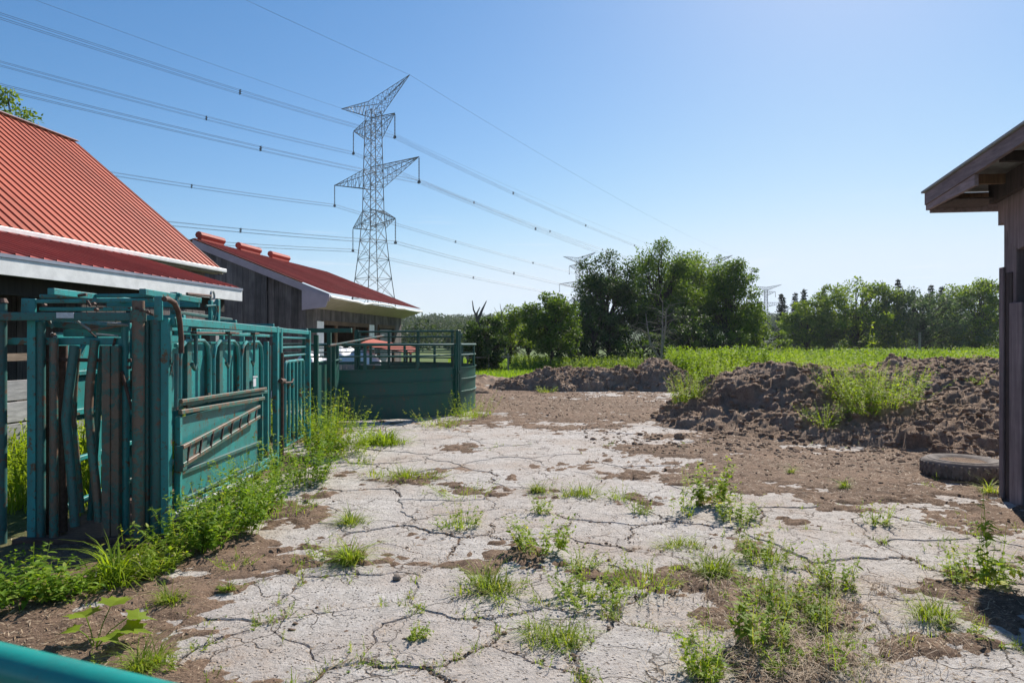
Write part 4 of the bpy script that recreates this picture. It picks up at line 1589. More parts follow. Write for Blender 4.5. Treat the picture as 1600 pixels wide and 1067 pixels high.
# latches hanging
for (px, y0, y1, r) in ((306, 524, 568, .017), (358, 523, 566, .014), (397, 524, 564, .013)):
    a, b = S(px, y0, .06), S(px, y1, .06)
    c = Vector((.06, b.y - .06, b.z - .02))
    P_('drop_latch', MB().tube([a, b, Vector((.06, b.y - .03, b.z - .045)), c + Vector((0, -.03, .02))], r, 8), M_tealworn, 0, True)
    P_('latch_plate', MB().box(a + Vector((0, .03, .02)), (.05, .16, .02)), M_rust, .002)
sbar((300, 520), (372, 521), .03, .03, .02, M_rust, 'latch_rail')
sbar((360, 522), (420, 525), .03, .025, .03, M_teal, 'latch_rail')
sbar((395, 588.5), (402, 588.5), -.01, .006, .012, M_label, 'label_plate', 0)
cc = S(397.5, 596, -.018)
P_('label_plate', MB().box(cc, (.006, .10, .11)), M_label, 0)
# middle rails
sbar((276, 631), (415, 612), .0, .05, .035, M_tealworn)
sbar((282, 627), (415, 607), .03, .03, .03, M_tealrub, 'slide_rail')
sbar((281, 644), (412, 622), .03, .03, .035, M_tealrub)
# lower panel
a, b = S(277, 645), S(409, 625)
lo1, lo2 = S(279, 783), S(409, 723)
pz = [Vector((-.02, a.y, .93)), Vector((-.02, b.y, .93)), Vector((-.02, b.y, .20)), Vector((-.02, a.y, .22))]
P_('lower_sheet', MB().poly(pz, .012, (1, 0, 0)), M_teal, 0)
for (pa, pb, h, off) in (((282, 739), (405, 691), .035, .0), ((280, 783), (405, 722), .03, .012), ((275, 795), (418, 727), .045, .0), ):
    sbar(pa, pb, off, .03, h, M_tealworn if h < .04 else M_teal)
P_('panel_stile', MB().box((.005, S(278, 700).y, .57), (.04, .05, .76)), M_teal)
P_('panel_stile', MB().box((.005, S(407, 680).y, .57), (.04, .04, .76)), M_teal)
P_('latch_block', MB().box((.03, S(277, 705).y, .62), (.06, .09, .2)), M_tealworn)
# slanted ratchet ladder
A1, A2 = S(284, 699, .05), S(405, 635, .05)
B1, B2_ = S(284, 727, .05), S(405, 651, .05)
P_('ratchet_rail', MB().beam(A1, A2, .03, .032), M_tealrub)
P_('ratchet_rail', MB().beam(B1, B2_, .03, .036), M_tealrub)
for k in range(8):
    t = (k + .4) / 8
    u_, l_ = A1.lerp(A2, t), B1.lerp(B2_, t)
    P_('ratchet_tooth', MB().tube([l_ + Vector((.01, -.03, 0)), u_ + Vector((.01, .03, 0))], .010, 6), M_rust, 0)
P_('ratchet_backing', MB().poly([A1 + Vector((-.02, 0, 0)), A1.lerp(A2, .28) + Vector((-.02, 0, 0)), B1.lerp(B2_, .28) + Vector((-.02, 0, 0)), B1 + Vector((-.02, 0, 0))], .008, (1, 0, 0)), M_tealworn, 0)
pipe('bottom_pipe', [S(272, 806, .06), S(392, 744, .06)], .026, M_steel)
P_('bottom_rail', MB().beam(Vector((0, .1, .17)), Vector((0, rp_.y, .17)), .05, .05), M_teal)
# drop rod beside the front post
pipe('slide_rod', [S(276, 552, .04), S(275, 640, .04)], .018, M_tealworn, 8)
P_('lever_handle', MB().tube([S(247, 466, .05) + Vector((0, .1, 0)), S(262, 467, .05), S(272, 473, .05), S(278, 486, .05), S(281, 505, .05), S(283, 528, .05), S(283, 552, .05)], .021, 10), M_rust, 0, True, 'brown curved lever handle at the front top corner')
# top side frame behind
zt2 = 1.93
for s in (.55, 1.55):
    P_('roof_upright', MB().box((-.18, s, 1.82), (.06, .06, .30)), M_teal)
P_('roof_rail', MB().beam(Vector((-.18, -.05, 1.93)), Vector((-.18, 1.1, 1.93)), .05, .05), M_teal)
P_('roof_rail', MB().beam(Vector((-.18, .5, 1.80)), Vector((-.18, 2.0, 1.78)), .03, .03), M_tealworn)
P_('roof_rail', MB().beam(Vector((-.85, -.05, 1.93)), Vector((-.85, 1.6, 1.93)), .05, .05), M_teal)
P_('roof_rail', MB().beam(Vector((-.18, 1.1, 1.90)), Vector((-1.0, 1.1, 1.90)), .05, .06), M_teal)
ringc = S(332, 463, -.1)
P_('lifting_ring', MB().tube([ringc + Vector((0, math.cos(t) * .05, math.sin(t) * .05)) for t in np.linspace(0, 2 * PI, 13)], .010, 6), M_steel, 0, True)
pipe('ring_bar', [S(292, 459, -.1), ringc + Vector((0, -.05, 0))], .012, M_rust, 8)
pipe('bent_rod', [S(322, 478, -.02), S(336, 477, -.02), S(338, 483, -.02), S(332, 514, -.02)], .010, M_tealworn, 8)
P_('bracket', MB().box(S(329, 488, -.05), (.03, .05, .22)), M_teal)
# left side panel
for z, h in ((1.70, .06), (1.28, .04), (.95, .05), (.55, .04), (.18, .05)):
    P_('far_side_rail', MB().beam(Vector((-1.0, .05, z)), Vector((-1.0, 3.0, z)), .045, h), M_teal)
P_('far_side_sheet', MB().box((-1.02, 1.6, 1.25), (.012, 2.6, .75)), M_teal, .002)
P_('far_side_sheet', MB().box((-1.02, 1.9, .62), (.012, 1.9, .42)), M_teal, .002)
for s in (.9, 1.6, 2.3, 3.0):
    P_('far_side_post', MB().box((-1.0, s, .86), (.055, .055, 1.7)), M_teal)
for s in (0.3, 1.6, 3.0):
    P_('roof_cross_bar', MB().beam(Vector((-1.0, s, 1.74)), Vector((0, s, 1.74)), .05, .05), M_teal)
P_('tail_gate', MB().box((-.5, 2.95, .95), (.95, .02, 1.1)), M_tealworn, .002)

# ------------------------------------------------------------ alley gate section behind the chute
al = empty('alley_panel', CO + CA * 3.1, CRZ)
tag(al, 'teal alley section with a barred side gate between chute and round pen', 'alley gate')
def A_P(name, mb, mat=M_teal, bevel=.004, smooth=False):
    o = mb.obj(name, mat, al, bevel=bevel, smooth=smooth)
    return o
oy = 3.1
def S2(px, py, off=0.0): return S(px, py, off) - Vector((0, oy, 0))
ya, yb = S2(441, 600).y, S2(481, 600).y
A_P('post', MB().box((0, yb, .85), (.07, .09, 1.72)))
A_P('post', MB().box((.0, ya - .12, .86), (.06, .07, 1.72)))
A_P('top_beam', MB().beam(Vector((0, ya - .1, 1.69)), Vector((0, yb, 1.68)), .05, .055))
for z in (1.60, 1.47, 1.36):
    A_P('rail', MB().tube([Vector((-.02, ya, z)), Vector((-.02, yb, z))], .016, 8), M_teal, 0, True)
g0, g1 = S2(444, 600, .03).y, S2(473, 600, .03).y
r = .07
gp = [Vector((.04, g0, .22)), Vector((.04, g0, 1.29 - r)), Vector((.04, g0 + r * .3, 1.29 - r * .3)), Vector((.04, g0 + r, 1.29)), Vector((.04, g1 - r, 1.29)), Vector((.04, g1 - r * .3, 1.29 - r * .3)), Vector((.04, g1, 1.29 - r)), Vector((.04, g1, .22)), Vector((.04, g0, .22))]
A_P('gate_frame', MB().tube(gp, .02, 8), M_teal, 0, True)
for k in range(4):
    y = g0 + (g1 - g0) * (k + 1) / 5
    A_P('gate_bar', MB().box((.04, y, .75), (.03, .05, 1.05)), M_teal)
pipe_ = MB().tube([S2(441, 551, .05), S2(441, 722, .05)], .02, 8).tube([S2(438, 595, .06), S2(444, 595, .06)], .03, 8)
A_P('hinge_rod', pipe_, M_rust, 0, True)
A_P('latch', MB().tube([S2(445, 598, .08), S2(456, 597, .08), S2(458, 592, .08)], .012, 6), M_rust, 0)
for k in range(4):
    y0_ = S2(423 + k * 2, 590).y
    A_P('rear_bar', MB().tube([Vector((-.15 - k * .06, y0_ + .1, .3)), Vector((-.15 - k * .06, y0_ + .25, 1.42))], .016, 6), M_teal, 0)
for z in (1.68, 1.35, 1.0, .62, .25):
    A_P('far_rail', MB().beam(Vector((-.95, -.05, z)), Vector((-.95, yb + .6, z)), .04, .05))
for y in (0.05, .9, yb, yb + .6):
    A_P('far_post', MB().box((-.95, y, .85), (.06, .06, 1.7)))
A_P('far_sheet', MB().box((-.97, 1.0, .6), (.012, 1.9, .8)), M_teal, .002)
A_P('cross_bar', MB().beam(Vector((0, yb, 1.71)), Vector((-.95, yb, 1.71)), .05, .05))

# ------------------------------------------------------------ round crowding tub
TC = Vector((-3.6, 15.8, 0))
TR = 2.75
tub = empty('round_pen', TC)
tag(tub, 'dark green round crowding pen with solid curved sheet sides and open top rails', 'cattle pen')


def arcp(a, R=TR, z=0.0):
    a = math.radians(a)
    return Vector((math.cos(a) * R, math.sin(a) * R, z))


def curved_sheet(a0, a1, prof, n=22, th=.012):
    """prof: list of (radius offset, z)"""
    V, Fs = [], []
    m = len(prof)
    for i in range(n + 1):
        a = a0 + (a1 - a0) * i / n
        for (dr, z) in prof: V.append(tuple(arcp(a, TR + dr, z)))
        for (dr, z) in prof: V.append(tuple(arcp(a, TR + dr - th, z)))
    for i in range(n):
        b0, b1 = i * 2 * m, (i + 1) * 2 * m
        for k in range(m - 1):
            Fs.append((b0 + k, b1 + k, b1 + k + 1, b0 + k + 1))
            Fs.append((b0 + m + k, b0 + m + k + 1, b1 + m + k + 1, b1 + m + k))
        Fs.append((b0 + m - 1, b1 + m - 1, b1 + 2 * m - 1, b0 + 2 * m - 1))
    me = bpy.data.meshes.new('sheet_panel')
    me.from_pydata(V, [], Fs)
    me.materials.append(M_green)
    me.polygons.foreach_set('use_smooth', [True] * len(me.polygons))
    me.set_sharp_from_angle(angle=math.radians(35))
    return link('sheet_panel', me, tub)


def bandprof(z0, z1):
    return [(.0, z0), (.0, z1 - .02), (.03, z1 - .02), (.03, z1), (0, z1)]


prof = [(.012, .03), (.012, .06), (0, .06), (0, .455), (.022, .462), (.022, .485), (0, .49), (0, .725), (.022, .732), (.022, .755), (0, .76), (0, .975), (.02, .98), (.02, 1.005), (-.01, 1.005)]
secs = [(-96, -29.5), (-26.5, 33), (36, 95), (98, 150)]
for (a0, a1) in secs:
    curved_sheet(a0, a1, prof)
    n = 16
    for z, rr in ((1.26, .017), (1.48, .024)):
        MB().tube([arcp(a0 + (a1 - a0) * i / n, TR, z) for i in range(n + 1)], rr, 8).obj('rail', M_green, tub, smooth=True)
    if a0 > 0: MB().tube([arcp(a0 + (a1 - a0) * i / n, TR, 1.38) for i in range(n + 1)], .015, 6).obj('rail', M_green, tub, smooth=True)
    for k in range(4):
        a = a0 + (a1 - a0) * k / 3
        c = arcp(a, TR)
        if k in (1, 2):
            z0 = 1.0
            MB().box(arcp(a, TR, (z0 + 1.48) / 2), (.06, .04, 1.48 - z0), math.radians(a + 90)).obj('stub_post', M_green, tub, bevel=.004)
        else:
            MB().box(arcp(a, TR + .02, .76), (.07, .06, 1.5), math.radians(a + 90)).obj('post', M_green, tub, bevel=.004)
for a in (-28.7, -27.3):
    MB().box(arcp(a, TR + .04, .9), (.055, .06, 1.78), math.radians(a + 90)).obj('tall_post', M_green, tub, bevel=.004)
    for z in (.15, .9, 1.7): MB().box(arcp(a, TR + .08, z), (.09, .03, .05), math.radians(a + 90)).obj('clamp', M_green, tub)
# gate swinging from the centre post to the rim
sw = arcp(-28, TR - .06)
MB().tube([(0, 0, 0), (0, 0, 1.82)], .05, 10).obj('pivot_post', M_green, tub, smooth=True)
for z, rr in ((1.77, .022), (1.65, .017), (1.5, .015), (1.36, .015), (1.2, .015)):
    MB().tube([Vector((0, 0, z)), Vector((sw.x, sw.y, z))], rr, 8).obj('swing_gate_rail', M_green, tub, smooth=True)
for t in (.03, .35, .65, .98):
    c = Vector((sw.x, sw.y, 0)) * t
    MB().box((c.x, c.y, .92), (.045, .045, 1.7), math.radians(-28)).obj('swing_gate_stile', M_green, tub)
MB().beam(Vector((0, 0, .58)), Vector((sw.x, sw.y, .58)), .012, .85).obj('swing_gate_sheet', M_green, tub)
# entrance frame next to the alley
ef = empty('entrance_frame', (-3.25, 11.4, 0))
tag(ef, 'dark green post frame with overhead beam joining alley and round pen', 'frame')
for dx, dy, h in ((-.10, -.35, 1.76), (.05, .55, 1.72), (-.02, .0, 1.66), (.02, .95, 1.5), (-.06, 1.5, 1.5)):
    MB().box((dx, dy, h / 2), (.07, .07, h)).obj('post', M_green, ef, bevel=.004)
MB().beam(Vector((-.12, -.2, 1.73)), Vector((.62, -.2, 1.73)), .09, .07).obj('overhead_beam', M_green, ef, bevel=.004)
MB().tube([Vector((-.1, .1, 1.48)), Vector((.15, 1.3, 1.5))], .02, 8).obj('rail', M_green, ef, smooth=True)
MB().tube([Vector((.05, .5, 1.47)), Vector((.75, 1.9, 1.66))], .022, 8).obj('slanting_pole', M_tealrub, ef, smooth=True)
MB().tube([Vector((-.02, .1, 1.2)), Vector((.0, 1.6, 1.2))], .02, 8).obj('rail', M_green, ef, smooth=True)
MB().box((-.03, .75, .6), (.02, 1.5, 1.1)).obj('sheet', M_green, ef)

# things behind the pen
tarp_root = empty('tarp_pile', (-5.0, 19.6, 0))
tag(tarp_root, 'heap covered by crumpled white tarpaulin behind the round pen rails', 'tarp')
nxg, nyg = 60, 30
tx, ty = np.meshgrid(np.linspace(-1.7, 1.7, nxg), np.linspace(-.9, .9, nyg))
e_ = np.clip(1 - (np.abs(tx) / 1.7) ** 4, 0, 1) * np.clip(1 - (np.abs(ty) / .9) ** 3, 0, 1)
tz = e_ ** .7 * (1.24 + .12 * np.sin(tx * 3.1) + .1 * np.sin(tx * 7 + 1)) + (fbm(tx * 3, ty * 3, 5, 8, .65) - .5) * .6 * e_
ixx = np.arange(nxg * nyg).reshape(nyg, nxg)
link('tarpaulin', np_mesh('tarpaulin', np.stack([tx, ty, tz], -1).reshape(-1, 3), np.stack([ixx[:-1, :-1], ixx[:-1, 1:], ixx[1:, 1:], ixx[1:, :-1]], -1).reshape(-1, 4), M_tarp, True), tarp_root)
plk = empty('plank_panel', (-4.35, 18.1, 0))
tag(plk, 'pale upright plank panel seen over the left end of the round pen', 'panel')
for k in range(12):
    MB().box((-.85 + k * .15, R_.uniform(-.01, .01), .45), (.14, .03, .98 + R_.uniform(-.03, .03))).obj('plank', M_plank, plk)
fe = empty('calf_feeder', (-3.5, 19.8, 0))
tag(fe, 'small feeder with a sloping red tin roof behind the round pen', 'feeder')
fr_ = Vector((0, 0, 0))
MB().poly([Vector((-.9, -.5, 1.45)), Vector((.62, -.5, 1.22)), Vector((.75, .5, 1.34)), Vector((-.7, .6, 1.62))], .03, (0, 0, 1)).obj('roof', M_redorange, fe)
for x, y in ((-.7, -.4), (.5, -.4), (.5, .4), (-.6, .4)):
    MB().box((x, y, .65), (.07, .07, 1.3)).obj('post', M_shedd, fe)
MB().box((0, 0, .55), (1.2, .7, .5)).obj('trough', M_shedd, fe)

# ------------------------------------------------------------ wooden shed at the right
SE = Vector((4.37, 7.2, 0))
sh = empty('wooden_shed', (4.84, 6.75, 0))
tag(sh, 'weathered mauve grey wooden shed corner with overhanging roof at the right edge', 'shed')
so = Vector((4.84, 6.75, 0))
e2, n2 = E_, N_
zc = 2.93
slope = .104


def SP(t, w, z):
    """t metres towards the camera from the eave corner, w metres into the shed"""
    p = SE - e2 * t + n2 * w - so
    return Vector((p.x, p.y, z))


L9 = 4.2
m = MB()
m.poly([SP(-.03, -.04, 3.125), SP(L9, -.04, 3.125 + slope * L9), SP(L9, 4.5, 3.125 + slope * L9), SP(-.03, 4.5, 3.125)], .02, (0, -slope, 1))
m.obj('roof_sheet', M_steel, sh)
MB().poly([SP(0, 0, 2.985), SP(0, 0, 3.11), SP(L9, 0, 3.11 + slope * L9), SP(L9, 0, 2.985 + slope * L9)], .035, n2).obj('rake_board', M_shedh, sh)
MB().poly([SP(0, .012, 2.93), SP(0, .012, 2.983), SP(.95, .012, 2.983 + slope * .95), SP(.95, .012, 2.88 + slope * .95)], .035, n2).obj('lower_rake_board', M_shedh, sh)
MB().beam(SP(.02, .03, 3.0), SP(.02, 4.5, 3.0), .03, .2).obj('eave_board', M_shedh, sh)
for k in range(5):
    w = .03 + .04
    t0 = .05 + k * .2
for k in range(7):
    MB().beam(SP(.08 + k * .6, .04, 3.02 + slope * (.08 + k * .6)), SP(.08 + k * .6, 1.2, 3.02 + slope * (.08 + k * .6)), .05, .09).obj('lookout', M_brown if k in (0, 1) else M_shedd, sh)
MB().poly([SP(.05, .05, 2.95), SP(.5, .05, 2.95), SP(.5, .5, 2.95), SP(.05, .5, 2.95)], .015, (0, 0, 1)).obj('soffit', M_shedd, sh)
MB().beam(SP(.42, .42, 3.0), SP(L9, .42, 3.0 + slope * L9), .06, .2).obj('wall_plate', M_shedd, sh)


def W9(t, off, z):
    """along the side wall, t towards camera from the corner, off outwards"""
    p = -e2 * t - n2 * (off - .07)
    return Vector((p.x, p.y, z))


def wbox(t, off, wt, wn, z0, z1, mat, name, top=None):
    return MB().box(W9(t, off, (z0 + z1) / 2), (wn, wt, z1 - z0), RZB).obj(name, mat, sh, bevel=.006)


MB().poly([W9(-.03, .06, 3.05), W9(.42, .06, 3.12), W9(.42, .06, 2.45), W9(.30, .06, 2.42), W9(.18, .06, 2.50), W9(.10, .06, 2.68), W9(.04, .06, 2.72), W9(-.03, .06, 2.70)][::-1], .05, n2).obj('gusset_board', M_shed, sh)
MB().poly([W9(-.05, .06, 3.05), W9(.40, .06, 3.10), W9(.40, .06, 2.55), W9(.12, .06, 2.68), W9(-.05, .06, 2.70)], .04, n2)
wbox(.12, -.02, .20, .16, 0, 2.75, M_shed, 'corner_post')
wbox(.02, .075, .07, .025, .0, 2.28, M_shed, 'batten')
wbox(.12, .06, .11, .02, .02, 2.22, M_shedd, 'wall_board')
wbox(.28, .085, .20, .03, -.02, 1.92, M_shed, 'wall_board')
t = .40
while t < 4.0:
    w = R_.uniform(.17, .24)
    wbox(t + w / 2, .05 + R_.uniform(0, .02), w - .01, .025, .02, R_.uniform(2.3, 2.5), R_.choice([M_shed, M_shedd, M_shed]), 'wall_board')
    t += w
wbox(.36, .03, .10, .05, 2.58, 2.66, M_shedh, 'short_rail')
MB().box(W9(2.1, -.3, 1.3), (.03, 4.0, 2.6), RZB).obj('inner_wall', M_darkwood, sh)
for k in range(18):
    c = W9(.02, -.15 - k * .21, 1.35)
    MB().box(c, (.2, .025, 2.7), RZB).obj('wall_board', M_shed, sh)

# ------------------------------------------------------------ tyre
tc_ = gnd(1528, 752)
ty_ = empty('old_tyre', (tc_.x + .0, tc_.y + .25, .0))
tag(ty_, 'dusty old car tyre lying flat in the dirt beside the shed post', 'tyre')
V, Fs = [], []
Ro, Ri, Wt = .42, .24, .21
pr = [(Ri, .02), (Ri + .05, -.0), (Ro - .05, .0), (Ro - .012, .03), (Ro, .07), (Ro, Wt - .07), (Ro - .012, Wt - .03), (Ro - .05, Wt), (Ro - .07, Wt - .003), (Ro - .075, Wt + .004), (Ro - .1, Wt + .005), (Ri + .03, Wt - .012), (Ri, Wt - .03), (Ri + .02, Wt - .06), (Ri + .09, Wt - .07), (Ri + .09, .06)]
na, npf = 64, len(pr)
for i in range(na):
    a = 2 * PI * i / na
    for (r, z) in pr: V.append((r * math.cos(a), r * math.sin(a), z))
for i in range(na):
    for k in range(npf):
        a0, a1 = i * npf + k, i * npf + (k + 1) % npf
        b0, b1 = ((i + 1) % na) * npf + k, ((i + 1) % na) * npf + (k + 1) % npf
        Fs.append((a0, b0, b1, a1))
me = bpy.data.meshes.new('tyre_carcass'); me.from_pydata(V, [], Fs); me.materials.append(M_rubber)
me.polygons.foreach_set('use_smooth', [True] * len(me.polygons)); me.set_sharp_from_angle(angle=math.radians(50))
link('tyre_carcass', me, ty_)
m = MB()
for i in range(72):
    a = 2 * PI * i / 72
    for z in (.055, .105, .155):
        if (i + int(z * 20)) % 2 == 0: m.box(((Ro + .002) * math.cos(a), (Ro + .002) * math.sin(a), z), (.012, .024, .036), a)
o = m.obj('tread_blocks', M_rubber, ty_); o['kind'] = 'stuff'
fill = MB().tube([(0, 0, .05), (0, 0, .150), (0, 0, .192)], [Ri + .085, Ri + .06, Ri - .03], 24).obj('soil_fill', M_soil, ty_)
st_ = MB().box((0, 0, .06), (.20, .14, .12)).mesh('small_block', M_stone, .02)
tag(link('stone_block', st_, None, (gnd(1548, 748).x - .02, gnd(1548, 748).y - .30, 0.0)), 'small grey block wedged between the tyre and the shed post', 'block')


# ------------------------------------------------------------ manure piles
def pile(name, label, bumps, x0, x1, y0, y1, res, nclod, seed, clod_r=(.05, .2)):
    r = np.random.default_rng(seed)
    xs, ys = np.arange(x0, x1, res), np.arange(y0, y1, res)
    X, Y = np.meshgrid(xs, ys)
    wx = X + (fbm(X * 1.1, Y * 1.1, 4, seed) - .5) * .9
    wy = Y + (fbm(X * 1.1 + 7, Y * 1.1, 4, seed + 3) - .5) * .9
    env = np.zeros_like(X)
    for (cx, cy, rx, ry, h) in bumps:
        d = ((wx - cx) / rx) ** 2 + ((wy - cy) / ry) ** 2
        env = np.maximum(env, h * 1.04 * np.clip(1 - d / 1.15, 0, 1) ** .95)
    k = np.clip(env / .3, 0, 1)
    z = env + k * ((fbm(X * 2.2, Y * 2.2, 5, seed + 5, .55) - .5) * .42)
    rid_ = 1 - np.abs(2 * fbm(X * 4.5, Y * 4.5, 4, seed + 9) - 1)
    z += k * (rid_ - .7) * .13
    for c in range(nclod):
        cx, cy = r.uniform(x0, x1), r.uniform(y0, y1)
        i, j = int((cy - y0) / res), int((cx - x0) / res)
        if i >= len(ys) or j >= len(xs) or env[i, j] < .02: continue
        rr = r.uniform(*clod_r) * (.6 if r.random() < .6 else 1.2)
        w = int(rr * 1.3 / res) + 1
        sl = (slice(max(0, i - w), i + w + 1), slice(max(0, j - w), j + w + 1))
        ca, asp = r.random() * PI, r.uniform(.6, 1.0)
        dx, dy = X[sl] - cx, Y[sl] - cy
        u_ = dx * math.cos(ca) + dy * math.sin(ca); v_ = (-dx * math.sin(ca) + dy * math.cos(ca)) / asp
        d2 = (u_ ** 2 + v_ ** 2) * np.clip(1 + (fbm(X[sl] * 11, Y[sl] * 11, 3, seed + c % 7, .6) - .5) * 1.9, .66, 3)
        bz = z[i, j]
        hemi = bz - rr * .3 + np.sqrt(np.clip(rr * rr - d2, 0, None)) * r.uniform(.35, .75) + np.clip(u_, -rr, rr) * r.uniform(-.3, .3)
        hemi = np.minimum(hemi, env[sl] * 1.08 + .10 + rr * .3)
        z[sl] = np.where(d2 < rr * rr, np.maximum(z[sl], hemi), z[sl])
    z += k * ((fbm(X * 13, Y * 13, 4, seed + 21, .6) - .5) * .085 + (np.abs(fbm(X * 6, Y * 6, 3, seed + 33) - .5)) * -.22)
    edge = np.minimum(np.minimum(X - x0, x1 - X), np.minimum(Y - y0, y1 - Y))
    z = np.where(env > .0, z, -.12) - .04
    z = np.where(edge < res * 2, -.12, z)
    ii = np.arange(X.size).reshape(X.shape)
    Q = np.stack([ii[:-1, :-1], ii[:-1, 1:], ii[1:, 1:], ii[1:, :-1]], -1).reshape(-1, 4)
    zq = np.maximum.reduce([z[:-1, :-1], z[:-1, 1:], z[1:, 1:], z[1:, :-1]]).reshape(-1)
    Q = Q[zq > -.06]
    cx0, cy0 = (x0 + x1) / 2, (y0 + y1) / 2
    root = empty(name, (cx0, cy0, 0))
    tag(root, label, 'manure pile', 'heaps of old manure and straw in the yard')
    link('heap', np_mesh('heap', np.stack([X - cx0, Y - cy0, z], -1).reshape(-1, 3), Q, M_man, False), root)

    def height(x, y):
        i = int((y - y0) / res); j = int((x - x0) / res)
        if 0 <= i < len(ys) and 0 <= j < len(xs): return float(max(z[i, j], 0))
        return 0.0
    return root, height, (cx0, cy0)


BR = [(5.4, 13.4, 2.3, 2.4, 1.12), (9.3, 14.5, 4.2, 3.3, 1.14), (6.5, 11.6, 2.7, 1.9, .55), (4.2, 12.6, 1.4, 1.3, .42), (4.9, 11.8, 1.7, 1.2, .34), (8.7, 11.4, 3.1, 2.3, .75), (7.0, 13.6, 1.7, 1.9, .7), (6.3, 10.4, 1.6, .9, .3)]
rp1, hR, cR = pile('manure_pile', 'big clumpy brown manure pile with bright green weeds growing on it, beside the tyre', BR, 2.2, 13.2, 9.0, 17.8, .036, 1500, 5, (.05, .19))
BL = [(1.4, 22.5, 1.6, 1.5, .6), (2.7, 22.6, 1.9, 1.5, .66), (3.6, 22.4, 1.3, 1.3, .62), (4.65, 22.3, 1.0, 1.3, .95), (5.3, 22.4, .7, .8, .5), (0.2, 22.2, .9, .8, .4)]
rp2, hL, cL = pile('manure_pile', 'lower long grey brown manure heap in front of the bare tree', BL, -1.0, 6.3, 20.3, 24.6, .045, 650, 15, (.06, .24))
BS = [(-1.2, 25.2, 1.0, .9, .28), (-.3, 25.4, 1.0, .8, .22), (-1.5, 23.6, .8, .6, .16), (-.9, 20.6, .35, .3, .2)]
rp3, hS, cS = pile('manure_pile', 'flat scattered dung spread at the edge of the meadow by the round pen', BS, -2.6, 1.0, 20.0, 26.6, .06, 200, 25, (.05, .15))

# loose clods on piles and around
import bmesh
def clod_mesh(B, pts, sizes):
    bm = bmesh.new()
    bmesh.ops.create_icosphere(bm, subdivisions=1, radius=1)
    base = np.array([v.co[:] for v in bm.verts]); faces = np.array([[v.index for v in f.verts] for f in bm.faces])
    bm.free()
    for p, s in zip(pts, sizes):
        V = base * (1 + rng.normal(0, .2, (len(base), 1))) * np.array([s * rng.uniform(.7, 1.3), s * rng.uniform(.7, 1.3), s * .7]) + np.array(p)
        B.add(V, faces)


B = Batch()
pts, sz = [], []
for k in range(16000):
    x, y = rng.uniform(2.3, 12), 9.0 + 7 * rng.random() ** 1.3
    h = hR(x, y)
    if h < .02: continue
    pts.append((x - cR[0], y - cR[1], h + .005)); sz.append(.010 + .06 * rng.random() ** 4)
clod_mesh(B, pts, sz)
o = link('loose_clods', B.mesh('loose_clods', M_man), rp1); o['kind'] = 'stuff'
B = Batch(); pts, sz = [], []
for k in range(5000):
    x, y = rng.uniform(-.5, 6), rng.uniform(20.4, 24)
    h = hL(x, y)
    if h < .02: continue
    pts.append((x - cL[0], y - cL[1], h + .005)); sz.append(.02 + .06 * rng.random() ** 3)
clod_mesh(B, pts, sz)
o = link('loose_clods', B.mesh('loose_clods', M_man), rp2); o['kind'] = 'stuff'
# clods scattered over the ground
B = Batch(); pts, sz = [], []
cand = 42000
cx = rng.uniform(-4, 8, cand); cy = 2.6 + 20 * rng.random(cand) ** 1.5
dm = dirt_mask(cx, cy)
near_pile = np.exp(-((cy - 10.0 + (cx - 4) * .4) / 1.6) ** 2) * (cx > 1.2)
keep = rng.random(cand) < np.clip((dm - .35) * .7, 0.03, .42) + near_pile * .5
cx, cy, npl = cx[keep], cy[keep], near_pile[keep]
czz = ground_z(cx, cy)
for x, y, z, q in zip(cx, cy, czz, npl):
    pts.append((x, y, max(z, -.004))); sz.append((.003 + .013 * rng.random() ** 4) * (1 + y * .07) + q * .035 * rng.random() ** 3)
clod_mesh(B, pts, sz)
ra = np.array(RINGS); ri = rng.integers(0, len(ra), 16000)
jx, jy = ra[ri, 0] + rng.normal(0, .02, 16000), ra[ri, 1] + rng.normal(0, .02, 16000)
kk = (vn(jx * 1.3, jy * 1.3, 91) > .42) & (jy < 11) & (jy > 2.5)
jx, jy = jx[kk], jy[kk]
clod_mesh(B, [(x, y, rng.uniform(-.008, .002)) for x, y in zip(jx, jy)], .003 + .010 * rng.random(len(jx)) ** 2.5)
tag(link('dirt_crumbs', B.mesh('dirt_crumbs', M_man)), 'loose crumbs of soil and dung scattered over the yard', 'dirt', kind='stuff')

# straw and chaff
cand = 230000
cx = rng.uniform(-4.2, 7, cand); cy = 2.5 + 17 * rng.random(cand) ** 1.6
dm = dirt_mask(cx, cy)
dry = np.exp(-(((cx - (1300 - 800) / F * 3.6) / .9) ** 2 + ((cy - 3.6) / .7) ** 2)) + .8 * np.exp(-(((cx + 2.4) / .5) ** 2 + ((cy - 3.7) / .6) ** 2))
keep = rng.random(cand) < np.clip((dm - .4) * .6, 0.04, .42) + dry * .3
cx, cy = cx[keep], cy[keep]
n = len(cx)
z = np.maximum(ground_z(cx, cy), -.006) + .004
az = rng.random(n) * PI
Ls = (.012 + .05 * rng.random(n) ** 2.5) * (1 + cy * .03)
D = np.stack([np.cos(az), np.sin(az), rng.normal(0, .16, n)], 1)
W = .0022 + .0018 * rng.random(n) + cy * .0003
B = Batch()
P = np.stack([cx, cy, z], 1)
ri = rng.integers(0, len(ra), 26000)
J = np.stack([ra[ri, 0] + rng.normal(0, .03, 26000), ra[ri, 1] + rng.normal(0, .03, 26000), rng.uniform(.0, .006, 26000)], 1)
J = J[(vn(J[:, 0] * 1.1, J[:, 1] * 1.1, 95) > .45) & (J[:, 1] < 12) & (J[:, 1] > 2.5)]
m_ = len(J); aj = rng.random(m_) * PI
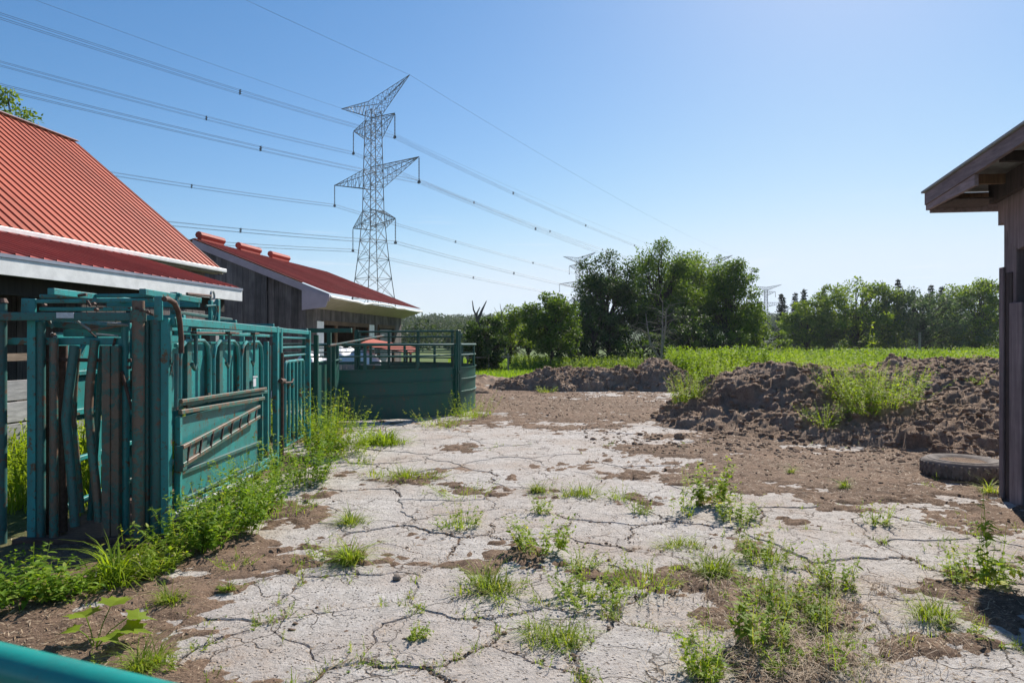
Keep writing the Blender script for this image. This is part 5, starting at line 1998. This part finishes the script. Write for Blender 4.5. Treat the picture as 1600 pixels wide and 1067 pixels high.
B.add(*leaves2(J, np.stack([np.cos(aj), np.sin(aj), rng.normal(0, .25, m_)], 1), .01 + .05 * rng.random(m_) ** 2, .003 + .002 * rng.random(m_), up=np.tile(np.array([[0, 0, 1.0]]), (m_, 1)) + rng.normal(0, .3, (m_, 3))))
for hf, xr, yr, cnt, ls in ((hR, (2.4, 12), (9.2, 16), 26000, .07), (hL, (-.5, 6), (20.4, 24), 9000, .13)):
    Q_ = []
    for x, y in zip(rng.uniform(*xr, cnt), rng.uniform(*yr, cnt)):
        h_ = hf(x, y)
        if h_ > .02: Q_.append((x, y, h_ + .008))
    Q_ = np.array(Q_); m_ = len(Q_)
    B.add(*leaves2(Q_, rand_unit(m_) * np.array([1, 1, .5]), ls * rng.uniform(.3, 1.2, m_), np.full(m_, ls * .09), up=np.tile(np.array([[0, 0, 1.0]]), (m_, 1)) + rng.normal(0, .5, (m_, 3))))
B.add(*leaves2(P, D, Ls, W * 1.6, up=np.tile(np.array([[0, 0, 1.0]]), (n, 1)) + rng.normal(0, .3, (n, 3))))
tag(link('straw_litter', B.mesh('straw_litter', M_straw)), 'bits of dry straw and chaff littering soil and concrete', 'straw', kind='stuff')

# ------------------------------------------------------------ meadow, field weeds
B = Batch()
n = 36000
gy_ = 25.2 + 36 * rng.random(n) ** 1.3
gx_ = rng.uniform(700, 1080, n); gx_ = (gx_ - 800) / F * gy_
P = np.stack([gx_, gy_, np.zeros(n)], 1)
keep = ~((np.abs(gx_ - 2.6) < 3.4) & (gy_ < 25.0))
P = P[keep]; n = len(P)
B.add(*blades(P, .2 * rng.uniform(.4, 1.2, n) * (1 + .35 * (fbm(P[:, 0] * .5, P[:, 1] * .5, 3, 4) - .5)), np.full(n, .03), rng.uniform(.1, .9, n), rng.random(n) * 2 * PI, seg=2))
tag(link('meadow_grass', B.mesh('meadow_grass', G_lawn)), 'bright green meadow grass between the pen and the far bushes', 'grass', kind='stuff')


def field_batch(B, n, xr, yr, h, leaf, per, pxs=True, pw=1.0):
    y = yr[0] + (yr[1] - yr[0]) * rng.random(n) ** pw
    x = (rng.uniform(*xr, n) - 800) / F * y if pxs else rng.uniform(*xr, n)
    hh = h * rng.uniform(.55, 1.15, n) * (.75 + .55 * fbm(x * .45, y * .45, 3, 61))
    P0 = np.stack([x, y, np.zeros(n)], 1)
    P1 = P0 + np.stack([rng.normal(0, .1, n), rng.normal(0, .1, n), hh], 1)
    B.add(*stem_strips(P0, P1, np.full(n, .02), 2, .04))
    si = np.repeat(np.arange(n), per)
    t = rng.uniform(.2, 1.04, len(si))
    P = P0[si] + (P1 - P0)[si] * t[:, None]
    a = rng.random(len(si)) * 2 * PI
    e = rng.uniform(-.2, 1.0, len(si))
    D = np.stack([np.cos(a) * np.cos(e), np.sin(a) * np.cos(e), np.sin(e)], 1)
    Ls = leaf * rng.uniform(.5, 1.2, len(si)) * (1.15 - .6 * t)
    B.add(*leaves2(P, D, Ls, Ls * .4, up=np.tile(np.array([[0, 0, 1.0]]), (len(si), 1)) + rng.normal(0, .35, (len(si), 3))))


B = Batch()
field_batch(B, 1500, (1045, 1200), (22.9, 27.5), 1.05, .2, 24)
field_batch(B, 3300, (1060, 1640), (23.5, 34), .92, .22, 18)
field_batch(B, 2800, (1040, 1640), (34, 70), .85, .34, 12)
field_batch(B, 900, (5.5, 16), (18.4, 24), .9, .16, 20, False)
tag(link('field_weeds', B.mesh('field_weeds', G_field)), 'dense bright green field of tall leafy weeds behind the manure piles', 'weeds', kind='stuff')
B = Batch()
n = 9000
field_batch(B, 1400, (800, 1080), (36, 46), .6, .22, 10)
tag(link('undergrowth', B.mesh('undergrowth', G_t2)), 'low shaded undergrowth at the foot of the grove', 'weeds', kind='stuff')
# rank growth left of and behind the chute
B = Batch()
field_batch(B, 1300, (-7.6, -3.9), (6.2, 12.6), .62, .085, 22, False)
n = 9000
P = np.stack([rng.uniform(-7.2, -3.8, n), rng.uniform(6, 13, n), np.zeros(n)], 1)
B.add(*blades(P, .34 * rng.uniform(.4, 1.2, n), np.full(n, .012), rng.uniform(.1, .9, n), rng.random(n) * 2 * PI, seg=3))
tag(link('rank_grass', B.mesh('rank_grass', G_bright)), 'rank sunlit grass and weeds between the chute and the lean-to', 'grass', kind='stuff')

# small things by the meadow
ff = empty('rail_fence', (-1.7, 36.0, 0))
tag(ff, 'short low rail fence at the foot of the round dark bush', 'fence')
for x in (-.6, .5, 1.5): MB().box((x, -.6, .45), (.09, .09, .95)).obj('post', M_barkpale, ff)
MB().beam(Vector((-.7, -.6, .72)), Vector((1.6, -.6, .76)), .05, .08).obj('rail', M_barkpale, ff)
fp_ = at(1437, 545, 60)
tag(MB().tube([(fp_.x, 60, 0), (fp_.x + .03, 60, 2.35)], [.12, .1], 8).obj('field_post', M_barkpale), 'pale wooden post standing in the field before the willow-like tree', 'post')

# ------------------------------------------------------------ individual weeds in the yard
W = [
    ('tuft of broad weed alone on the concrete, due front of the round pen\'s right end', 718, 822, 'mix', 38, 56, 1.0),
    ('upright grass clump at the soil patch, second weed out from the chute', 545, 880, 'grass', 50, 44, .8),
    ('sparse thin weed just left of the upright grass clump', 508, 872, 'leafy', 32, 40, .4),
    ('wide sprawling grass patch left of the crack junction in mid yard', 766, 926, 'grass', 44, 110, 1.5),
    ('bushy weed clump right above the wide sprawling grass patch', 842, 862, 'leafy', 52, 70, 1.1),
    ('small weed in the crack above the bushy clump', 846, 800, 'leafy', 30, 26, .6),
    ('flat bright tuft in the crack row, leftmost of the row', 845, 768, 'grass', 22, 46, .7),
    ('low spreading bright tuft in the middle of the crack row', 910, 774, 'grass', 24, 66, 1.0),
    ('small leafy tuft at the crack row right of the spreading tuft', 969, 780, 'mix', 22, 36, .8),
    ('small weed by the crack corner, right end of the crack row', 1003, 802, 'leafy', 24, 30, .7),
    ('tall upright weed nearest the brown soil, left one of the tall trio', 1067, 806, 'stalk', 74, 50, 1.0),
    ('leafy upright weed, middle one of the tall trio', 1114, 790, 'leafy', 62, 44, .9),
    ('lower leaning weed, right one of the tall trio', 1150, 812, 'leafy', 46, 56, .8),
    ('large bright grass tuft at the bottom centre of the yard', 862, 998, 'grass', 42, 100, 1.4),
    ('tiny green rosette alone on bare concrete at the bottom', 652, 996, 'leafy', 24, 20, .5),
    ('broad low weed mat at the left end of the brown patch', 916, 938, 'leafy', 46, 92, 1.4),
    ('row of grassy weed along the edge of the brown patch', 1004, 916, 'mix', 36, 110, 1.2),
    ('leafy sprig just above the weed mat', 908, 886, 'leafy', 28, 42, .8),
    ('thin upright sprig on pale concrete left of the dry grass', 1080, 1004, 'stalk', 46, 26, .4),
    ('ragged yellowish weed at the very bottom edge of the yard', 1104, 1058, 'mix', 76, 60, 1.0),
    ('spiky pale grass clump in the middle of the brown patch', 1112, 900, 'grass', 42, 70, .8),
    ('slim weed, left one of two standing above the dry grass', 1160, 872, 'stalk', 50, 54, .7),
    ('fuller weed, right one of two standing above the dry grass', 1194, 876, 'mix', 52, 60, .9),
    ('airy yellow green weed right of the brown patch', 1228, 884, 'stalk', 52, 40, .6),
    ('dark green leafy weed with round leaves in the dry grass', 1188, 1012, 'leafy', 92, 70, .6),
    ('tallest leafy weed in the dry grass at the bottom', 1300, 1044, 'stalk', 104, 90, 1.2),
    ('leafy weed half hidden at the left border of the dry grass', 1226, 1060, 'stalk', 84, 60, .8),
    ('open round-leaved weed on white concrete, right of the dry grass', 1308, 920, 'leafy', 58, 50, .7),
    ('small dark weed on the brown fringe before the big pile', 1370, 818, 'leafy', 32, 34, .6),
    ('sparse grass with thin arching blades at the lower right', 1448, 968, 'grass', 40, 70, .4),
    ('very tall seeding weed beside the shed at the right edge', 1546, 914, 'stalk', 170, 60, 1.0),
    ('leafy base weed spreading left of the very tall weed', 1520, 908, 'leafy', 52, 80, 1.0),
    ('low grass sprig on the slab left of the dry grass', 1058, 850, 'grass', 24, 60, .5),
    ('low grass strip on the soil nearest the round pen', 638, 748, 'grass', 26, 100, 1.2),
    ('flat weed mat right of the low grass strip', 722, 774, 'mix', 18, 90, .9),
    ('flat dry-looking weed on the soil below the chute', 372, 886, 'mix', 16, 60, .5),
    ('tiny grass sprig at the edge of soil and concrete near the gate', 358, 926, 'grass', 16, 24, .3),
    ('yellowing grass sprig in the straw near the maple-leaved weed', 262, 944, 'grass', 34, 60, .35),
    ('grass clump peeping over the near green gate', 226, 1052, 'grass', 50, 80, .9),
    ('small spreading tuft beside the chute weeds, on the slab', 545, 818, 'grass', 30, 66, .6),
    ('small weed at the corner of the green nettle bank', 566, 726, 'mix', 24, 44, .6),
    ('short blade weed on brown soil before the tyre', 1502, 748, 'grass', 34, 14, .08),
    ('small bright weed right in front of the shed post', 1446 + 98, 772, 'grass', 26, 44, .3),
    ('little yellow green sprig on the brown soil slope', 1318, 764, 'grass', 20, 24, .2),
    ('single pale sprig on the soil under the big pile', 1238, 742, 'grass', 18, 14, .12),
    ('small tuft at the foot of the very tall weed', 1500, 990, 'leafy', 30, 50, .5),
    ('weed cluster between dry grass and brown patch', 1210, 946, 'mix', 58, 80, 1.0),
    ('wispy weed in the dry grass right of the round-leaved weed', 1262, 976, 'mix', 62, 70, .9),
]
for (lab, px, py, kd, h, w, dn_) in W:
    plant('weed' if kd != 'grass' else 'grass_tuft', lab, 'weed' if kd != 'grass' else 'grass tuft', px, py, kd, h, w, dn_)

W2 = [  # growth at the foot of the chute and pen
    ('nettle clump at the chute\'s front corner post', 305, 862, 'leafy', 66, 84, 2.4, G_nettle),
    ('dense nettle clump under the front half of the chute side', 350, 836, 'leafy', 84, 110, 3.4, G_nettle),
    ('nettle clump under the rear half of the chute side', 398, 800, 'leafy', 78, 80, 3.0, G_nettle),
    ('creeping green weeds spreading onto the slab from the nettles', 440, 800, 'mix', 24, 110, 1.4, G_nettle),
    ('leafy bush at the foot of the barred alley gate', 470, 755, 'leafy', 74, 90, 3.2, G_nettle),
    ('tall nettles between the alley gate and the round pen', 512, 712, 'leafy', 96, 60, 3.0, G_weed),
    ('rounded light green weed bush before the round pen', 532, 708, 'leafy', 62, 90, 3.0, G_bright),
    ('low bright grass at the round pen\'s front foot', 592, 692, 'grass', 36, 90, 2.2, G_bright),
    ('weed bush right under the round pen\'s left corner', 500, 690, 'leafy', 60, 60, 2.0, G_nettle),
    ('leafy fringe at the foot of the pen\'s tall double post', 690, 666, 'mix', 24, 70, 1.6, G_weed),
    ('grassy fringe at the pen\'s right-hand curve', 738, 652, 'mix', 38, 56, 2.0, G_bright),
    ('long-bladed grass tuft in the shade edge by the chute base', 178, 912, 'grass', 74, 110, .7, G_bright),
    ('pale leafy weed right of the long-bladed tuft', 226, 894, 'leafy', 50, 90, 1.6, G_weed),
    ('shaded fern-like weeds under the left end of the head gate', 30, 938, 'leafy', 62, 130, 1.6, G_nettle),
    ('shaded low weeds between the fern-like weeds and the long-bladed tuft', 105, 925, 'leafy', 34, 100, 1.2, G_nettle),
]
for (lab, px, py, kd, h, w, dn_, mt) in W2:
    plant('weed_clump' if kd != 'grass' else 'grass_tuft', lab, 'weed' if kd != 'grass' else 'grass tuft', px, py, kd, h, w, dn_, mt, leaf=(.075 if kd == 'leafy' else None))

# maple-leaved weed by the gate
mp_ = gnd(148, 1016)
root = empty('maple_leaved_weed', (mp_.x, mp_.y, .005))
tag(root, 'weed with large lobed maple-like leaves just above the near gate', 'weed')
lob = [(0, 0), (.30, .05), (.52, -.02), (.46, .22), (.62, .42), (.36, .42), (.40, .66), (.16, .60), (0, 1.0)]
lob = lob + [(-x, y) for x, y in lob[-2:0:-1]]
for k, (az, tl, s, el_) in enumerate(((2.5, .10, .15, .35), (1.5, .12, .15, .5), (.6, .14, .15, .3), (.15, .12, .16, .15), (-.5, .08, .13, .1), (3.4, .07, .1, .2))):
    b0 = Vector((math.cos(az) * tl, math.sin(az) * tl, .06 + el_ * .22))
    d = Vector((math.cos(az), math.sin(az), R_.uniform(-.2, .25))).normalized()
    sd_ = d.cross(Vector((0, 0, 1))).normalized()
    nn_ = sd_.cross(d)
    V = [b0 + d * (y * s) + sd_ * (x * s) + nn_ * (abs(x) * .22 * s - y * y * .18 * s) for x, y in lob] + [b0 + d * s * .35]
    me = bpy.data.meshes.new('leaf')
    me.from_pydata([tuple(v) for v in V], [], [(i, (i + 1) % len(lob), len(lob)) for i in range(len(lob))])
    me.materials.append(G_bright)
    link('leaf', me, root)
    MB().tube([Vector((0, 0, 0)), b0 * .5 + Vector((0, 0, .02)), b0], .003, 5).obj('stalk', G_bright, root)

# weeds on the piles
def on_pile(lab, px, Y, hm, wm, dens, mt, kd='leafy', hf=hR, leaf=.07):
    x = (px - 800) / F * Y
    plant('weed_clump', lab, 'weed', 0, 0, kd, 0, 0, dens, mt, world=(x, Y, max(0, hf(x, Y) - .04)), hm=hm, wm=wm, leaf=leaf)
on_pile('bright lush weed bush growing on the middle of the big pile', 1372, 11.3, .72, 1.3, 7, G_bright, leaf=.07)
on_pile('lush weed on the big pile just left of the brightest bush', 1335, 11.6, .75, .9, 4.5, G_bright, leaf=.07)
on_pile('tall single-stemmed weed standing highest on the big pile', 1352, 11.4, 1.45, .6, .6, G_bright, 'stalk', leaf=.12)
on_pile('small weed bush on the front slope left of the lush weeds', 1290, 10.9, .42, .6, 2.6, G_bright, leaf=.055)
on_pile('low weed hanging down the front slope under the lush bush', 1350, 10.9, .32, .6, 2.0, G_bright, leaf=.055)
on_pile('pale grassy weed on the crest of the big pile', 1275, 13.3, .45, 1.2, 3, G_bright, leaf=.06)
on_pile('weed fringe on the crest left of the tall weed', 1310, 13.8, .5, 1.2, 3, G_bright, leaf=.06)
on_pile('small yellowish sprig on the right part of the big pile', 1535, 12.6, .2, .4, .8, G_bright, leaf=.05)
on_pile('little sprig near the crest of the right part of the big pile', 1510, 14.3, .22, .5, .8, G_bright, leaf=.05)
on_pile('rounded green weed at the left foot of the big pile', 1078, 13.6, .72, .66, 5, G_weed, leaf=.08)
on_pile('lighter weed behind the rounded one at the big pile\'s left shoulder', 1130, 14.2, .66, .66, 3.5, G_bright, leaf=.07)
on_pile('tiny tuft at the front of the long grey brown heap', 852, 20.6, .22, .5, 1.5, G_weed, 'mix', hL, leaf=.07)

# dry matted grass at lower right (ground cover)
B = Batch()
n = 2600
px_ = rng.normal(1260, 100, n); py_ = rng.uniform(900, 1090, n)
Y_ = CZ * F / (py_ - HY); X_ = (px_ - 800) / F * Y_
z_ = np.maximum(ground_z(X_, Y_), -.01)
B.add(*blades(np.stack([X_, Y_, z_], 1), .11 * rng.uniform(.4, 1.3, n), np.full(n, .0035), rng.uniform(1.2, 2.3, n), rng.random(n) * 2 * PI, seg=3))
tag(link('dry_grass', B.mesh('dry_grass', M_straw)), 'flattened dry straw coloured grass in the broken slab at the lower right', 'dry grass', kind='stuff')
B = Batch()
for (px, py, rx, ry, n) in ((1240, 970, 100, 100, 80), (960, 910, 110, 22, 26), (1180, 860, 70, 30, 18), (860, 760, 140, 20, 14), (640, 755, 70, 14, 10), (1080, 890, 70, 30, 14), (760, 930, 40, 30, 8), (480, 890, 90, 30, 8), (240, 960, 120, 50, 9), (1500, 850, 90, 60, 14), (520, 700, 60, 30, 12), (1330, 1000, 80, 60, 22)):
    for k in range(n):
        qx, qy = rng.normal(px, rx * .55), rng.normal(py, ry * .55)
        if qy < 600: continue
        g_ = gnd(qx, qy)
        zz = float(ground_z(np.array(g_.x), np.array(g_.y)))
        if zz < -.02: continue
        if rng.random() < .5: grass_batch(B, g_.x, g_.y, 9, .07 * rng.uniform(.5, 1.6), .03, w=.005, z=zz)
        else: leafy_batch(B, g_.x, g_.y, 2, .07 * rng.uniform(.5, 1.6), .07, .026, z=zz, per=8)
for (jx_, jy_) in ra[rng.integers(0, len(ra), 2600)]:
    if not (2.6 < jy_ < 10.5) or float(vn(np.array(jx_ * .8), np.array(jy_ * .8), 101)) < .56: continue
    jx_ += rng.normal(0, .02); jy_ += rng.normal(0, .02)
    if rng.random() < .6: grass_batch(B, jx_, jy_, 7, .055 * rng.uniform(.5, 1.6), .025, w=.005, z=-.01)
    else: leafy_batch(B, jx_, jy_, 2, .06 * rng.uniform(.5, 1.5), .06, .024, z=-.01, per=7)
tag(link('ground_weeds', B.mesh('ground_weeds', G_weed)), 'scattered tiny seedlings and grass in the cracks and soil patches', 'small weeds', kind='stuff')

# a few stones
for lab, px, py, s in (('round brown clod lying on the soil before the chute weeds', 258, 914, .05), ('dark stone on the slab in mid yard left of centre', 620, 905, .03),
                       ('dark pebble in the crack row before the nettles', 478, 785, .028), ('dark clod near the left foot of the big pile', 1062, 686, .09)):
    p = gnd(px, py)
    bm = bmesh.new(); bmesh.ops.create_icosphere(bm, subdivisions=2, radius=s)
    for v in bm.verts: v.co *= R_.uniform(.82, 1.12)
    for v in bm.verts: v.co.z *= .75
    me = bpy.data.meshes.new('stone'); bm.to_mesh(me); bm.free(); me.materials.append(M_man if 'clod' in lab else M_stone)
    tag(link('stone', me, None, (p.x, p.y, s * .45)), lab, 'clod' if 'clod' in lab else 'stone')

# ------------------------------------------------------------ near gate the picture was taken over
ga, gb = Vector((-.62, .815, 1.166)), Vector((-.385, .725, 1.166))
gd = (gb - ga).normalized()
gate = empty('pipe_gate', (ga.x, ga.y, 0))
tag(gate, 'smooth green pipe gate crossing close in the lower left corner', 'gate')
for z in (1.166, .95, .74, .53, .32):
    MB().tube([Vector((0, 0, z)) - gd * 1.6, Vector((0, 0, z)) + gd * 1.5], .0245, 16).obj('rail', M_gatepaint, gate, smooth=True)
for s in (-1.6, -.6, .5, 1.5):
    MB().tube([gd * s + Vector((0, 0, .28)), gd * s + Vector((0, 0, 1.166))], .022, 12).obj('upright', M_gatepaint, gate, smooth=True)
for s in (-1.72,):
    MB().tube([gd * s, gd * s + Vector((0, 0, 1.45))], .05, 12).obj('hinge_post', M_gatepaint, gate, smooth=True)

# ------------------------------------------------------------ thin summer haze in the air
hz = MB().box((0, 1330, 26), (4300, 3600, 55))
hm_ = bpy.data.materials.new('haze'); hm_.use_nodes = True
hn, hl = hm_.node_tree.nodes, hm_.node_tree.links
hn.clear()
pv = hn.new('ShaderNodeVolumePrincipled'); pv.inputs['Density'].default_value = .0002
pv.inputs['Color'].default_value = (.80, .88, 1.0, 1); pv.inputs['Anisotropy'].default_value = .3
ho = hn.new('ShaderNodeOutputMaterial'); hl.new(pv.outputs[0], ho.inputs['Volume'])
tag(hz.obj('haze', hm_), 'thin pale summer haze in the air', 'haze', kind='stuff')
scene.cycles.volume_bounces = 0
